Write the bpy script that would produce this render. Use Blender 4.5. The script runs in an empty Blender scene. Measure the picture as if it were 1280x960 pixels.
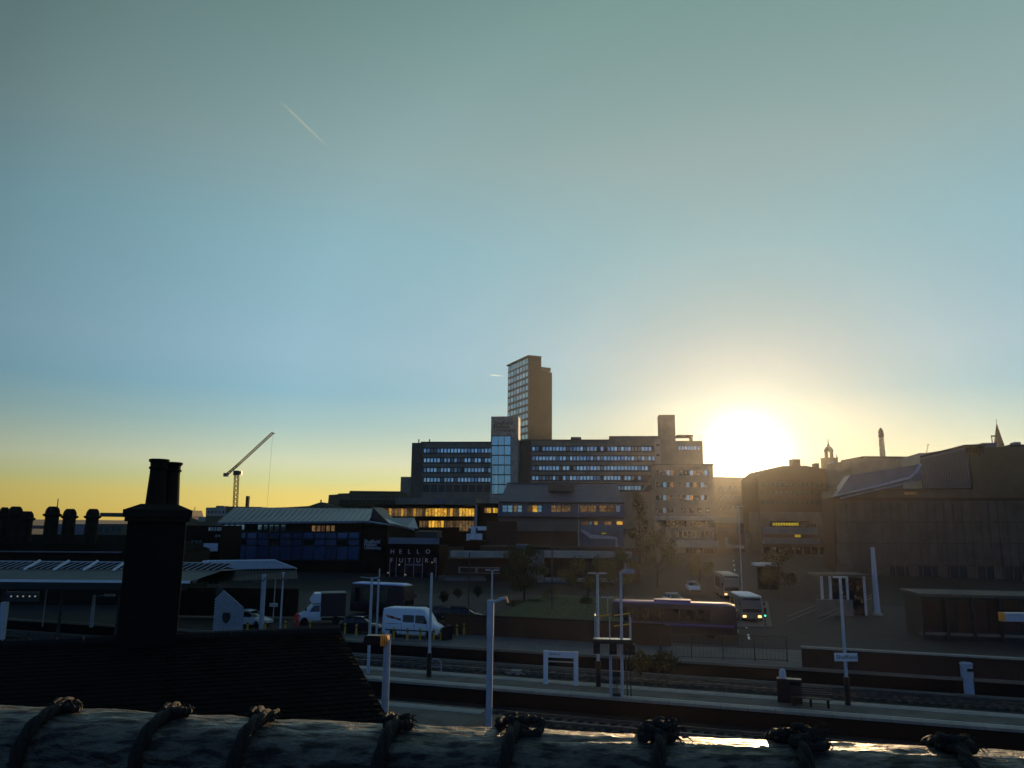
import bpy, bmesh, math, random
from mathutils import Vector, Matrix
from mathutils import noise as mnoise
random.seed(7)
R = math.radians
sc = bpy.context.scene
COL = sc.collection

# ------------------------------------------------------------------ camera
W, H, F = 1280.0, 960.0, 970.0
CAM = Vector((0, 0, 10.3))
PITCH, ROLL = R(10.23), R(0.6)
_fw = Vector((0, math.cos(PITCH), math.sin(PITCH)))
_r0 = Vector((1, 0, 0)); _u0 = Vector((0, -math.sin(PITCH), math.cos(PITCH)))
_rt = _r0*math.cos(ROLL) + _u0*math.sin(ROLL)
_up = _u0*math.cos(ROLL) - _r0*math.sin(ROLL)
cd = bpy.data.cameras.new("camera"); cam = bpy.data.objects.new("camera", cd); COL.objects.link(cam)
cd.sensor_width = 36; cd.lens = 36*F/W; cd.clip_start = 0.05; cd.clip_end = 40000
m = Matrix.Identity(4)
for i in range(3):
    m[i][0] = _rt[i]; m[i][1] = _up[i]; m[i][2] = -_fw[i]; m[i][3] = CAM[i]
cam.matrix_world = m
sc.camera = cam

def ray(px, py):
    return _fw + _rt*((px-W/2)/F) + _up*((H/2-py)/F)
def P(px, py, Y):
    d = ray(px, py); return CAM + d*(Y/d.y)
def G(px, py, z=0.0):
    d = ray(px, py); return CAM + d*((z-CAM.z)/d.z)

# ------------------------------------------------------------------ sky and sun
sd = ray(932, 570).normalized()
SUN_EL = math.asin(sd.z); SUN_AZ = math.atan2(sd.x, sd.y)
w = bpy.data.worlds.new("World"); sc.world = w; w.use_nodes = True
nt = w.node_tree; N = nt.nodes; LK = nt.links
bg = N['Background']
sky = N.new('ShaderNodeTexSky'); sky.sky_type = 'NISHITA'; sky.sun_disc = False
sky.sun_elevation = SUN_EL; sky.sun_rotation = SUN_AZ
sky.air_density = 1.0; sky.dust_density = 0.4; sky.ozone_density = 2.0
tc = N.new('ShaderNodeTexCoord')
sx = N.new('ShaderNodeSeparateXYZ'); LK.new(tc.outputs['Generated'], sx.inputs[0])
# the hue of the air at each height above the horizon
rp = N.new('ShaderNodeValToRGB'); LK.new(sx.outputs['Z'], rp.inputs[0])
el = rp.color_ramp.elements
stops = [(0.0, (1.184, 0.999, 0.347)), (0.035, (1.151, 1.021, 0.423)), (0.05, (1.005, 1.049, 0.615)), (0.073, (1.048, 1.103, 0.897)), (0.12, (0.669, 0.923, 0.955)), (0.16, (0.512, 0.852, 1.019)), (0.21, (0.642, 0.93, 1.069)), (0.34, (0.657, 0.993, 1.017)), (0.44, (0.761, 0.947, 0.842)), (0.58, (0.609, 0.835, 0.678)), (1.0, (0.33, 0.42, 0.38))]
while len(el) < len(stops): el.new(.5)
for e, (p, c) in zip(el, stops): e.position = p; e.color = (*c, 1)
mul = N.new('ShaderNodeMix'); mul.data_type = 'RGBA'; mul.blend_type = 'MULTIPLY'; mul.inputs['Factor'].default_value = 1
gam = N.new('ShaderNodeGamma'); gam.inputs[1].default_value = .4; LK.new(sky.outputs[0], gam.inputs[0])
LK.new(gam.outputs[0], mul.inputs['A']); cool = N.new('ShaderNodeMix'); cool.data_type = 'RGBA'; cool.inputs['A'].default_value = (.42, .80, 1.55, 1)
LK.new(rp.outputs[0], cool.inputs['B']); LK.new(cool.outputs['Result'], mul.inputs['B'])
# the air thins out away from the sun, and glows round it
dp = N.new('ShaderNodeVectorMath'); dp.operation = 'DOT_PRODUCT'; dp.inputs[1].default_value = sd
LK.new(tc.outputs['Generated'], dp.inputs[0])
west = N.new('ShaderNodeMapRange'); west.interpolation_type = 'SMOOTHSTEP'; LK.new(dp.outputs['Value'], west.inputs[0])
west.inputs[1].default_value = -.5; west.inputs[2].default_value = .6; LK.new(west.outputs[0], cool.inputs['Factor'])
f01 = N.new('ShaderNodeMapRange'); LK.new(dp.outputs['Value'], f01.inputs[0]); f01.inputs[1].default_value = -1; f01.inputs[2].default_value = 1
fall = N.new('ShaderNodeValToRGB'); LK.new(f01.outputs[0], fall.inputs[0]); fe = fall.color_ramp.elements
fs = [(0, .45), (.5, .45), (.785, .55), (.82, .70), (.92, .98), (.965, .92), (.985, .82), (.997, .62)]
while len(fe) < len(fs): fe.new(.5)
for e, (p, c) in zip(fe, fs): e.position = p; e.color = (c, c, c, 1)
fsc = N.new('ShaderNodeMath'); fsc.operation = 'MULTIPLY'; fsc.inputs[1].default_value = 3.5; LK.new(fall.outputs[0], fsc.inputs[0])
m2 = N.new('ShaderNodeVectorMath'); m2.operation = 'SCALE'
LK.new(mul.outputs['Result'], m2.inputs[0]); LK.new(fsc.outputs[0], m2.inputs['Scale'])
def glow(width_deg, strength, col, prev):
    k = N.new('ShaderNodeMath'); k.operation = 'SUBTRACT'; k.inputs[0].default_value = 1; LK.new(dp.outputs['Value'], k.inputs[1])
    q = N.new('ShaderNodeMath'); q.operation = 'MULTIPLY'; LK.new(k.outputs[0], q.inputs[0])
    q.inputs[1].default_value = -1.0/(1-math.cos(R(width_deg)))
    e = N.new('ShaderNodeMath'); e.operation = 'EXPONENT'; LK.new(q.outputs[0], e.inputs[0])
    s = N.new('ShaderNodeVectorMath'); s.operation = 'SCALE'; s.inputs[0].default_value = col
    t = N.new('ShaderNodeMath'); t.operation = 'MULTIPLY'; t.inputs[1].default_value = strength; LK.new(e.outputs[0], t.inputs[0])
    LK.new(t.outputs[0], s.inputs['Scale'])
    a = N.new('ShaderNodeVectorMath'); a.operation = 'ADD'; LK.new(prev, a.inputs[0]); LK.new(s.outputs[0], a.inputs[1])
    return a.outputs[0]
o_ = glow(1.95, 35.0, (1, .95, .8), m2.outputs[0])
o_ = glow(4.2, 1.2, (1, .9, .5), o_)
LK.new(o_, bg.inputs[0]); bg.inputs[1].default_value = 0.1

sl = bpy.data.lights.new("sun", 'SUN'); sl.energy = 4.5; sl.angle = R(0.5); sl.color = (1, .68, .36)
so = bpy.data.objects.new("sun", sl); COL.objects.link(so)
so.rotation_euler = (-sd).to_track_quat('-Z', 'Y').to_euler()
so.location = (100, 300, 200)

sc.view_settings.view_transform = 'Standard'; sc.view_settings.look = 'None'
sc.view_settings.exposure = 0.0; sc.view_settings.gamma = 1.0
sc.render.engine = 'CYCLES'
sc.cycles.use_denoising = True
sc.cycles.max_bounces = 5; sc.cycles.diffuse_bounces = 2; sc.cycles.glossy_bounces = 3
sc.cycles.transparent_max_bounces = 12; sc.cycles.volume_bounces = 0

# ------------------------------------------------------------------ materials
def M(name, col, rough=.75, metal=0.0, var=.25, scale=1.0, bump=0.0, emit=0.0, ecol=None, rand=0.0, spec=.4, stretch=None, alpha=None):
    mt = bpy.data.materials.new(name); mt.use_nodes = True
    n = mt.node_tree.nodes; l = mt.node_tree.links; b = n['Principled BSDF']
    t = n.new('ShaderNodeTexCoord'); no = n.new('ShaderNodeTexNoise')
    no.inputs['Scale'].default_value = scale; no.inputs['Detail'].default_value = 6; no.inputs['Roughness'].default_value = .65
    if stretch:
        mp = n.new('ShaderNodeMapping'); mp.inputs['Scale'].default_value = stretch
        l.new(t.outputs['Object'], mp.inputs[0]); l.new(mp.outputs[0], no.inputs['Vector'])
    else: l.new(t.outputs['Object'], no.inputs['Vector'])
    mr = n.new('ShaderNodeMapRange'); l.new(no.outputs['Fac'], mr.inputs[0])
    mr.inputs[1].default_value = .3; mr.inputs[2].default_value = .7; mr.inputs[3].default_value = 1-var; mr.inputs[4].default_value = 1+var
    s = n.new('ShaderNodeVectorMath'); s.operation = 'SCALE'; s.inputs[0].default_value = col; l.new(mr.outputs[0], s.inputs['Scale'])
    out = s.outputs[0]
    if rand:
        oi = n.new('ShaderNodeObjectInfo'); mr2 = n.new('ShaderNodeMapRange'); l.new(oi.outputs['Random'], mr2.inputs[0])
        mr2.inputs[3].default_value = 1-rand; mr2.inputs[4].default_value = 1+rand
        s2 = n.new('ShaderNodeVectorMath'); s2.operation = 'SCALE'; l.new(out, s2.inputs[0]); l.new(mr2.outputs[0], s2.inputs['Scale']); out = s2.outputs[0]
    l.new(out, b.inputs['Base Color'])
    b.inputs['Roughness'].default_value = rough; b.inputs['Metallic'].default_value = metal
    b.inputs['Specular IOR Level'].default_value = spec
    if bump:
        bp = n.new('ShaderNodeBump'); bp.inputs['Strength'].default_value = bump; bp.inputs['Distance'].default_value = .05
        l.new(no.outputs['Fac'], bp.inputs['Height']); l.new(bp.outputs[0], b.inputs['Normal'])
    if emit:
        b.inputs['Emission Strength'].default_value = emit
        if rand or var > .3:
            se = n.new('ShaderNodeVectorMath'); se.operation = 'MULTIPLY'; l.new(out, se.inputs[0])
            ec = ecol or col; se.inputs[1].default_value = [ec[i]/max(col[i], 1e-3) for i in range(3)]
            l.new(se.outputs[0], b.inputs['Emission Color'])
        else: b.inputs['Emission Color'].default_value = (*(ecol or col), 1)
    if alpha is not None: b.inputs['Alpha'].default_value = alpha
    return mt

def brick_mat(name, c1, c2, mortar, scale):
    mt = M(name, c1, .95, var=.3, scale=.6, spec=.08)
    n = mt.node_tree.nodes; l = mt.node_tree.links; b = n['Principled BSDF']
    t = n.new('ShaderNodeTexCoord'); mp = n.new('ShaderNodeMapping'); mp.inputs['Rotation'].default_value = (R(90), 0, 0)
    l.new(t.outputs['Object'], mp.inputs[0])
    bt = n.new('ShaderNodeTexBrick'); l.new(mp.outputs[0], bt.inputs['Vector']); bt.inputs['Scale'].default_value = scale
    bt.inputs['Color1'].default_value = (*c1, 1); bt.inputs['Color2'].default_value = (*c2, 1); bt.inputs['Mortar'].default_value = (*mortar, 1)
    src = b.inputs['Base Color'].links[0].from_socket
    mx = n.new('ShaderNodeMix'); mx.data_type = 'RGBA'; mx.inputs['Factor'].default_value = .6
    l.new(src, mx.inputs['A']); l.new(bt.outputs[0], mx.inputs['B']); l.new(mx.outputs['Result'], b.inputs['Base Color'])
    return mt

MT = dict(
 concrete=M('concrete', (.20, .18, .135), .85, var=.25, scale=.25),
 concrete_dark=M('dark_concrete', (.10, .09, .07), .85, var=.3, scale=.3),
 concrete_pale=M('pale_concrete', (.34, .31, .25), .8, var=.3, scale=.5),
 tower=M('tower_stone', (.06, .05, .03), .7, var=.18, scale=.12),
 band=M('spandrel_band', (.035, .04, .04), .5, var=.3, scale=.5),
 glass=M('window_glass', (.72, .86, .95), .12, metal=.85, var=.08, scale=.2, rand=.3),
 glass_dim=M('dim_window_glass', (.30, .38, .5), .15, metal=.8, var=.1, scale=.3, rand=.35), blind=M('window_blind', (.30, .30, .26), .6, var=.1, rand=.2),
 glass_teal=M('teal_glass', (.5, .66, .66), .1, metal=.9, var=.1, scale=.15, rand=.1),
 glass_blue=M('blue_cladding_glass', (.10, .17, .36), .18, metal=.75, var=.12, scale=.3, rand=.2),
 glass_dark=M('dark_glass', (.012, .014, .018), .1, var=.2, spec=.5),
 lit=M('lit_window', (.9, .45, .06), .3, var=.95, scale=2.2, emit=.55, ecol=(1, .5, .05), rand=.5),
 lit_dim=M('dim_lit_window', (.5, .28, .1), .3, var=.85, scale=1.4, emit=.075, ecol=(1, .5, .14), rand=.5),
 brick=brick_mat('sooty_brick', (.075, .04, .028), (.05, .03, .022), (.05, .045, .04), 3.0),
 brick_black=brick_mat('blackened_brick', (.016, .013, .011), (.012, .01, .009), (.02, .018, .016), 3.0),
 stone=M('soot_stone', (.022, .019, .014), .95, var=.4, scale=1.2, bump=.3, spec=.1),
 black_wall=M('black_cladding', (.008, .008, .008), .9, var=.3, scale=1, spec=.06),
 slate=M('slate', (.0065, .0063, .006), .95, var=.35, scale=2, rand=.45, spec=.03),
 metal_roof=M('standing_seam_roof', (.13, .17, .22), .38, metal=.5, var=.15, scale=.4),
 lead=M('lead_roof', (.15, .15, .18), .45, metal=.35, var=.2, scale=.4),
 steel=M('painted_steel', (.40, .42, .46), .45, var=.15, scale=2),
 steel_dark=M('dark_steel', (.025, .025, .025), .5, var=.2, scale=2),
 bare_steel=M('bare_galvanised_steel', (.75, .72, .66), .33, metal=.95, var=.15, scale=6),
 white=M('white_paint', (.74, .76, .78), .35, var=.08, scale=2),
 van_white=M('van_white', (.72, .76, .80), .28, var=.05, scale=1.5),
 galv=M('grey_lamp_paint', (.48, .50, .54), .5, var=.15, scale=3),
 amber=M('amber_lens', (.85, .5, .12), .3, var=.2, scale=6),
 asphalt=M('asphalt', (.024, .024, .023), .9, var=.3, scale=.5),
 paving=M('paving', (.12, .115, .105), .85, var=.25, scale=.7),
 ballast=M('ballast', (.016, .014, .011), .95, var=.5, scale=3, bump=.6),
 plat=M('platform_tarmac', (.095, .09, .07), .85, var=.55, scale=.55),
 coping=M('platform_coping', (.30, .28, .23), .8, var=.25, scale=1),
 rail=M('rail_steel', (.22, .2, .18), .3, metal=.8, var=.3, scale=2),
 sleeper=M('concrete_sleeper', (.07, .065, .055), .9, var=.3, scale=2),
 soil=M('dark_ground', (.018, .018, .012), .95, var=.4, scale=.15),
 grass=M('grass', (.045, .075, .018), .95, var=.4, scale=2),
 leaf=M('leaves', (.035, .05, .014), .8, var=.5, scale=.6),
 leaf_gold=M('autumn_leaves', (.09, .085, .02), .8, var=.5, scale=.6),
 leaf_dark=M('dark_leaves', (.02, .028, .01), .8, var=.5, scale=.6),
 bark=M('bark', (.03, .024, .018), .95, var=.4, scale=4),
 yellow=M('yellow_bollard_sunlit_rail', (.55, .34, .04), .5, var=.2, scale=3),  # bollard paint, also the gold sunlight painted onto the signal handrails
 black=M('black_paint', (.012, .012, .013), .4, var=.2, scale=3),
 rubber=M('rubber', (.01, .01, .01), .85, var=.2),
 red=M('red_fabric', (.75, .03, .025), .8, var=.2, scale=5),
 skin=M('skin', (.45, .26, .18), .6, var=.05),
 hair=M('hair', (.02, .014, .01), .7, var=.2),
 headlight=M('headlight', (1, .75, .4), .2, var=.0, emit=2.2, ecol=(1, .62, .22)),
 green_lamp=M('green_signal_lens', (.05, .8, .5), .2, var=.0, emit=2.5, ecol=(.05, .9, .5)),
 sign_lit=M('lit_yellow_sign', (.8, .7, .05), .4, var=.4, scale=3, emit=.22, ecol=(.8, .7, .05)),
 lampglow=M('small_lamp', (1, .85, .6), .3, var=0, emit=.22, ecol=(1, .85, .6)),
 letter_white=M('white_lettering', (.6, .62, .65), .5, var=.05),
 letter_dark=M('dark_lettering', (.012, .011, .01), .6, var=.1),
 bus_blue=M('coach_blue', (.34, .46, .80), .3, var=.1),
 bus_violet=M('violet_bus_trim', (.10, .08, .26), .65, var=.1),
 bus_dark=M('bus_dark_paint', (.035, .025, .03), .3, var=.1),
 bus_grey=M('bus_grey_paint', (.16, .16, .14), .35, var=.1),
 car_dark=M('dark_car_paint', (.015, .016, .02), .2, var=.1),
 car_silver=M('silver_car_paint', (.4, .43, .43), .25, metal=.3, var=.05),
 car_white=M('white_car_paint', (.6, .64, .68), .25, var=.05),
 orange=M('orange_decal', (.6, .12, .04), .4, var=.2),
 crane=M('crane_yellow', (.75, .45, .06), .45, var=.2),
 canopy=M('canopy_glazing', (.075, .095, .10), .55, metal=.2, var=.2, scale=.6),
 cladding=M('ribbed_cladding', (.30, .26, .23), .5, metal=.3, var=.15, scale=.3),
 copper=M('verdigris', (.10, .13, .09), .7, var=.3),
 skyline=M('far_stone', (.13, .10, .055), .85, var=.3, scale=.1),
 ridge=M('ridge_clay', (.009, .008, .007), .9, var=.3, scale=4),
)

# ------------------------------------------------------------------ mesh helpers
def trail_mat():
    mt = bpy.data.materials.new('ice_cloud'); mt.use_nodes = True; n = mt.node_tree.nodes; l = mt.node_tree.links
    n.remove(n['Principled BSDF']); v = n.new('ShaderNodeVolumePrincipled'); v.inputs['Color'].default_value = (.75, .97, 1, 1); v.inputs['Density'].default_value = .016; v.inputs['Anisotropy'].default_value = .6
    l.new(v.outputs[0], n['Material Output'].inputs['Volume'])
    return mt
def lens_mat():
    mt = bpy.data.materials.new('amber_lens'); mt.use_nodes = True; n = mt.node_tree.nodes; l = mt.node_tree.links
    n.remove(n['Principled BSDF']); t = n.new('ShaderNodeBsdfTranslucent'); g = n.new('ShaderNodeBsdfGlossy'); d = n.new('ShaderNodeBsdfDiffuse'); mx = n.new('ShaderNodeMixShader'); m3 = n.new('ShaderNodeMixShader')
    t.inputs[0].default_value = (.95, .62, .16, 1); d.inputs[0].default_value = (.8, .5, .14, 1); g.inputs['Roughness'].default_value = .3; mx.inputs[0].default_value = .4; m3.inputs[0].default_value = .06
    l.new(t.outputs[0], mx.inputs[1]); l.new(d.outputs[0], mx.inputs[2]); l.new(mx.outputs[0], m3.inputs[1]); l.new(g.outputs[0], m3.inputs[2]); l.new(m3.outputs[0], n['Material Output'].inputs[0])
    return mt
MT['amber'] = lens_mat()
MT['trail'] = trail_mat()
class MB:
    def __init__(s): s.v = []; s.f = []; s.mi = []
    def quad(s, *p):
        k = len(s.v); s.v += [tuple(q) for q in p]; s.f.append(tuple(range(k, k+len(p)))); return s
    def box(s, x0, x1, y0, y1, z0, z1):
        if x0 > x1: x0, x1 = x1, x0
        if y0 > y1: y0, y1 = y1, y0
        if z0 > z1: z0, z1 = z1, z0
        k = len(s.v)
        s.v += [(x, y, z) for z in (z0, z1) for x, y in ((x0, y0), (x1, y0), (x1, y1), (x0, y1))]
        for f in ((0, 3, 2, 1), (4, 5, 6, 7), (0, 1, 5, 4), (1, 2, 6, 5), (2, 3, 7, 6), (3, 0, 4, 7)): s.f.append(tuple(k+i for i in f))
        return s
    def ext(s, pts, y0, y1):              # outline in x,z pushed along y
        k = len(s.v); n = len(pts)
        s.v += [(x, y0, z) for x, z in pts] + [(x, y1, z) for x, z in pts]
        s.f.append(tuple(range(k, k+n))); s.f.append(tuple(range(k+2*n-1, k+n-1, -1)))
        for i in range(n):
            j = (i+1) % n; s.f.append((k+j, k+i, k+n+i, k+n+j))
        return s
    def exy(s, pts, z0, z1):              # outline in x,y pushed along z
        k = len(s.v); n = len(pts)
        s.v += [(x, y, z0) for x, y in pts] + [(x, y, z1) for x, y in pts]
        s.f.append(tuple(range(k+n-1, k-1, -1))); s.f.append(tuple(range(k+n, k+2*n)))
        for i in range(n):
            j = (i+1) % n; s.f.append((k+i, k+j, k+n+j, k+n+i))
        return s
    def path(s, pts, rad, n=8, cap=True):
        pts = [Vector(p) for p in pts]
        if not isinstance(rad, (list, tuple)): rad = [rad]*len(pts)
        k0 = len(s.v); ref = None
        for i, p in enumerate(pts):
            d = (pts[min(i+1, len(pts)-1)] - pts[max(i-1, 0)]).normalized()
            if ref is None: ref = Vector((0, 0, 1)) if abs(d.z) < .9 else Vector((1, 0, 0))
            a = (ref - d*ref.dot(d)).normalized(); b = d.cross(a); ref = a
            for j in range(n):
                t = 2*math.pi*j/n; s.v.append(tuple(p + (a*math.cos(t) + b*math.sin(t))*rad[i]))
        for i in range(len(pts)-1):
            for j in range(n):
                q = (j+1) % n; s.f.append((k0+i*n+j, k0+i*n+q, k0+(i+1)*n+q, k0+(i+1)*n+j))
        if cap:
            s.f.append(tuple(k0+j for j in range(n-1, -1, -1))); e = k0+(len(pts)-1)*n; s.f.append(tuple(e+j for j in range(n)))
        return s
    def bar(s, a, b, r=.05, r2=None, n=8): return s.path([a, b], [r, r if r2 is None else r2], n)
    def lathe(s, prof, n=12, cx=0, cy=0, rot=0.0):
        k = len(s.v)
        for r, z in prof:
            for j in range(n):
                t = 2*math.pi*j/n + rot; s.v.append((cx+r*math.cos(t), cy+r*math.sin(t), z))
        for i in range(len(prof)-1):
            for j in range(n):
                q = (j+1) % n; s.f.append((k+i*n+j, k+i*n+q, k+(i+1)*n+q, k+(i+1)*n+j))
        s.f.append(tuple(k+j for j in range(n-1, -1, -1))); e = k+(len(prof)-1)*n; s.f.append(tuple(e+j for j in range(n)))
        return s
    def loft(s, rings):
        k = len(s.v); n = len(rings[0])
        for r in rings: s.v += [tuple(p) for p in r]
        for i in range(len(rings)-1):
            for j in range(n):
                q = (j+1) % n; s.f.append((k+i*n+j, k+i*n+q, k+(i+1)*n+q, k+(i+1)*n+j))
        s.f.append(tuple(k+j for j in range(n-1, -1, -1))); e = k+(len(rings)-1)*n; s.f.append(tuple(e+j for j in range(n)))
        return s
    def mesh(s, name, mat, smooth=False):
        me = bpy.data.meshes.new(name); me.from_pydata(s.v, [], s.f)
        bm = bmesh.new(); bm.from_mesh(me); bmesh.ops.recalc_face_normals(bm, faces=bm.faces); bm.to_mesh(me); bm.free()
        for q in (mat if isinstance(mat, (list, tuple)) else [mat]): me.materials.append(MT[q] if isinstance(q, str) else q)
        if smooth:
            for p in me.polygons: p.use_smooth = True
            try: me.set_sharp_from_angle(angle=R(40))
            except Exception: pass
        me.update(); return me
    def build(s, name, mat, parent=None, smooth=False, **kw):
        o = bpy.data.objects.new(name, s.mesh(name, mat, smooth)); COL.objects.link(o)
        if parent: o.parent = parent
        for k, v in kw.items(): o[k] = v
        return o

def thing(name, label, cat, loc=(0, 0, 0), rz=0.0, group=None):
    o = bpy.data.objects.new(name, None); COL.objects.link(o); o.empty_display_size = .2
    o.location = loc; o.rotation_euler = (0, 0, rz); o['label'] = label; o['category'] = cat
    if group: o['group'] = group
    return o
def tag(o, label, cat, group=None):
    o['label'] = label; o['category'] = cat
    if group: o['group'] = group
    return o
def inst(name, me, parent, loc=(0, 0, 0), rot=(0, 0, 0), scale=None):
    o = bpy.data.objects.new(name, me); COL.objects.link(o)
    if parent: o.parent = parent
    o.location = loc; o.rotation_euler = rot
    if scale: o.scale = scale
    return o
def dup(root, loc=None, rz=None, label=None, group=None):
    r = root.copy(); COL.objects.link(r)
    if loc is not None: r.location = loc
    if rz is not None: r.rotation_euler = (0, 0, rz)
    if label: r['label'] = label
    if group: r['group'] = group
    for ch in root.children:
        c = ch.copy(); COL.objects.link(c); c.parent = r
        for g in ch.children:
            d = g.copy(); COL.objects.link(d); d.parent = c
    return r
def text(name, s, size, parent, loc, mat, ext=.03, rot=(R(90), 0, 0), align='LEFT', width=None, bold=0.0):
    cu = bpy.data.curves.new(name, 'FONT'); cu.body = s; cu.size = size; cu.extrude = ext; cu.align_x = align; cu.offset = bold
    cu.resolution_u = 2
    t = bpy.data.objects.new(name, cu); COL.objects.link(t)
    bpy.context.view_layer.update()
    me = bpy.data.meshes.new_from_object(t.evaluated_get(bpy.context.evaluated_depsgraph_get()))
    bpy.data.objects.remove(t); bpy.data.curves.remove(cu)
    me.materials.clear(); me.materials.append(MT[mat])
    if width:
        xs = [v.co.x for v in me.vertices]; k = width/(max(xs)-min(xs))
        for v in me.vertices: v.co.x *= k
    o = bpy.data.objects.new(name, me); COL.objects.link(o); o.parent = parent; o.location = loc; o.rotation_euler = rot
    return o

class B:      # a building: an Empty at the foot of its front wall; pixels are read on planes parallel to that wall
    def __init__(s, name, label, cat, px, Y, yaw=0.0, z0=0.0, py=660, group=None):
        g = P(px, py, Y); s.o = Vector((g.x, Y, z0)); s.a = R(yaw)
        s.ux = Vector((math.cos(s.a), math.sin(s.a), 0)); s.uy = Vector((-math.sin(s.a), math.cos(s.a), 0))
        s.e = thing(name, label, cat, s.o, s.a, group)
    def L(s, px, py, off=0.0):
        d = ray(px, py); t = (off - (CAM-s.o).dot(s.uy))/d.dot(s.uy); p = CAM + d*t - s.o
        return p.dot(s.ux), p.z
    def rect(s, px0, px1, py0, py1, off=0.0):
        pm = (py0+(py1 if py1 is not None else py0))/2; xm = (px0+px1)/2
        return (s.L(px0, pm, off)[0], s.L(px1, pm, off)[0], 0.0 if py1 is None else s.L(xm, py1, off)[1], s.L(xm, py0, off)[1])
    def box(s, mb, px0, px1, py0, py1, d0=0.0, d1=10.0, off=None):
        x0, x1, z0, z1 = s.rect(px0, px1, py0, py1, d0 if off is None else off)
        mb.box(x0, x1, d0, d1, z0, z1); return mb
    def part(s, name, mat, *a, **k):
        return s.box(MB(), *a, **k).build(name, mat, s.e)
    def wins(s, name, mat, cs, wpx, hpx, off=0.0, proud=.08, mix=()):
        if not cs: return
        x, z = s.L(*cs[0], off); x1, z1 = s.L(cs[0][0]+wpx, cs[0][1]-hpx, off)
        ww, hh = abs(x1-x), abs(z1-z)
        ms = [(MB().box(-ww/2, ww/2, -proud, .05, -hh/2, hh/2).mesh(name, q), f) for q, f in ((mat, 1.0),)+tuple(mix)]
        for c in cs:
            x, z = s.L(*c, off); me = ms[0][0]
            for q, f in ms[1:]:
                if random.random() < f: me = q
            inst(name, me, s.e, (x, off, z))
def frange(a, b, n): return [a+(b-a)*i/(n-1) for i in range(n)] if n > 1 else [a]
def struct(o): o['kind'] = 'structure'; return o

# ------------------------------------------------------------------ ground, tracks, platforms
TA = R(-18); tu = Vector((math.cos(TA), math.sin(TA), 0)); tn = Vector((-math.sin(TA), math.cos(TA), 0))
def T(s, t, z=0.0): p = tu*s + tn*t; return Vector((p.x, p.y, z))
def st(p): return p.dot(tu), p.dot(tn)
def smooth(a, b, x): x = max(0, min(1, (x-a)/(b-a))); return x*x*(3-2*x)
def hgt(x, y):
    s = x*tu.x + y*tu.y; t = x*tn.x + y*tn.y
    z = -1.12 + 1.05*smooth(67, 70, t)
    hill = smooth(110, 240, y)*6 + smooth(240, 650, y)*12 - smooth(900, 2500, y)*16
    return z + hill*smooth(-160, -20, x)
gv, gf = [], []
xs = [-14000, -6000, -2500, -1200, -700, -450, -300] + list(range(-220, 221, 12)) + [300, 450, 700, 1200, 2500, 6000, 14000]
ys = [-300, -120, -60, -20] + list(range(0, 130, 3)) + list(range(130, 420, 14)) + [460, 520, 600, 700, 850, 1000, 1300, 1700, 2500, 4000, 8000, 16000, 30000]
for y in ys:
    for x in xs: gv.append((x, y, hgt(x, y)))
nx = len(xs)
for j in range(len(ys)-1):
    for i in range(nx-1): gf.append((j*nx+i, j*nx+i+1, (j+1)*nx+i+1, (j+1)*nx+i))
gm = MB(); gm.v = gv; gm.f = gf
struct(gm.build('ground', 'soil', smooth=True))
RZT = (0, 0, TA)
def tslab(name, mat, s0, s1, t0, t1, z0, z1, kind=True, taper=0):
    mb = MB(); mb.box(s0, s1, t0, t1, z0, z1); o = mb.build(name, mat); o.rotation_euler = RZT
    if kind: struct(o)
    return o
tslab('ballast_bed', 'ballast', -160, 160, 20, 63.7, -1.11, -1.02)
# island platform and near platform
def platform(t0, t1, s0, s1):
    tslab('platform_wall', 'brick_black', s0, s1, t0, t1, -1.0, -.08); tslab('platform', 'plat', s0, s1, t0-.01, t1+.01, -.079, 0)
    for a, b in ((t0-.06, t0+.75), (t1-.75, t1+.06)):
        n = 0
        mb = MB(); x = s0
        while x < s1: mb.box(x+.012, min(x+1.48, s1), a, b, -.12, .03); x += 1.5
        o = mb.build('platform_coping', 'coping'); o.rotation_euler = RZT; o['kind'] = 'structure'
        ln = tslab('platform_edge_line', 'white', s0, s1, (b if a < t0 else a-.12)+.06, (b+.12 if a < t0 else a)+.06, .0, .006)
platform(49.1, 53.0, -120, 120)
def sT(px, t):
    d = ray(px, 780); k = t/(d.x*tn.x+d.y*tn.y); return k*(d.x*tu.x+d.y*tu.y)
SA, SB = sT(590, 41), sT(665, 41)
platform(38.3, 43.4, -120, SA)
mb = MB(); mb.ext([(SA, 0), (SB, -1.0), (SA, -1.0)], 38.3, 43.4); o = mb.build('platform_ramp', 'plat'); o.rotation_euler = RZT; struct(o)
# rails and sleepers
def track(tc_, label):
    e = thing('railway_track', label, 'railway track', T(0, tc_, -1.02), TA, 'railway tracks')
    for q in (-.7175, .7175):
        mb = MB(); mb.box(-120, 120, q-.07, q+.07, .13, .15); mb.box(-120, 120, q-.012, q+.012, .15, .26); mb.box(-120, 120, q-.036, q+.036, .26, .29)
        mb.build('rail', 'rail', e)
    mb = MB(); x = -110
    while x < 110: mb.box(x, x+.26, -1.25, 1.25, -.02, .13); x += .65
    mb.build('sleepers', 'sleeper', e, kind='stuff')
track(46.2, 'railway track between the two platforms, nearest the railing')
track(55.4, 'railway track along the far side of the long narrow platform')
track(60.3, 'railway track beyond the platform, next to the car park edge')

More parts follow.
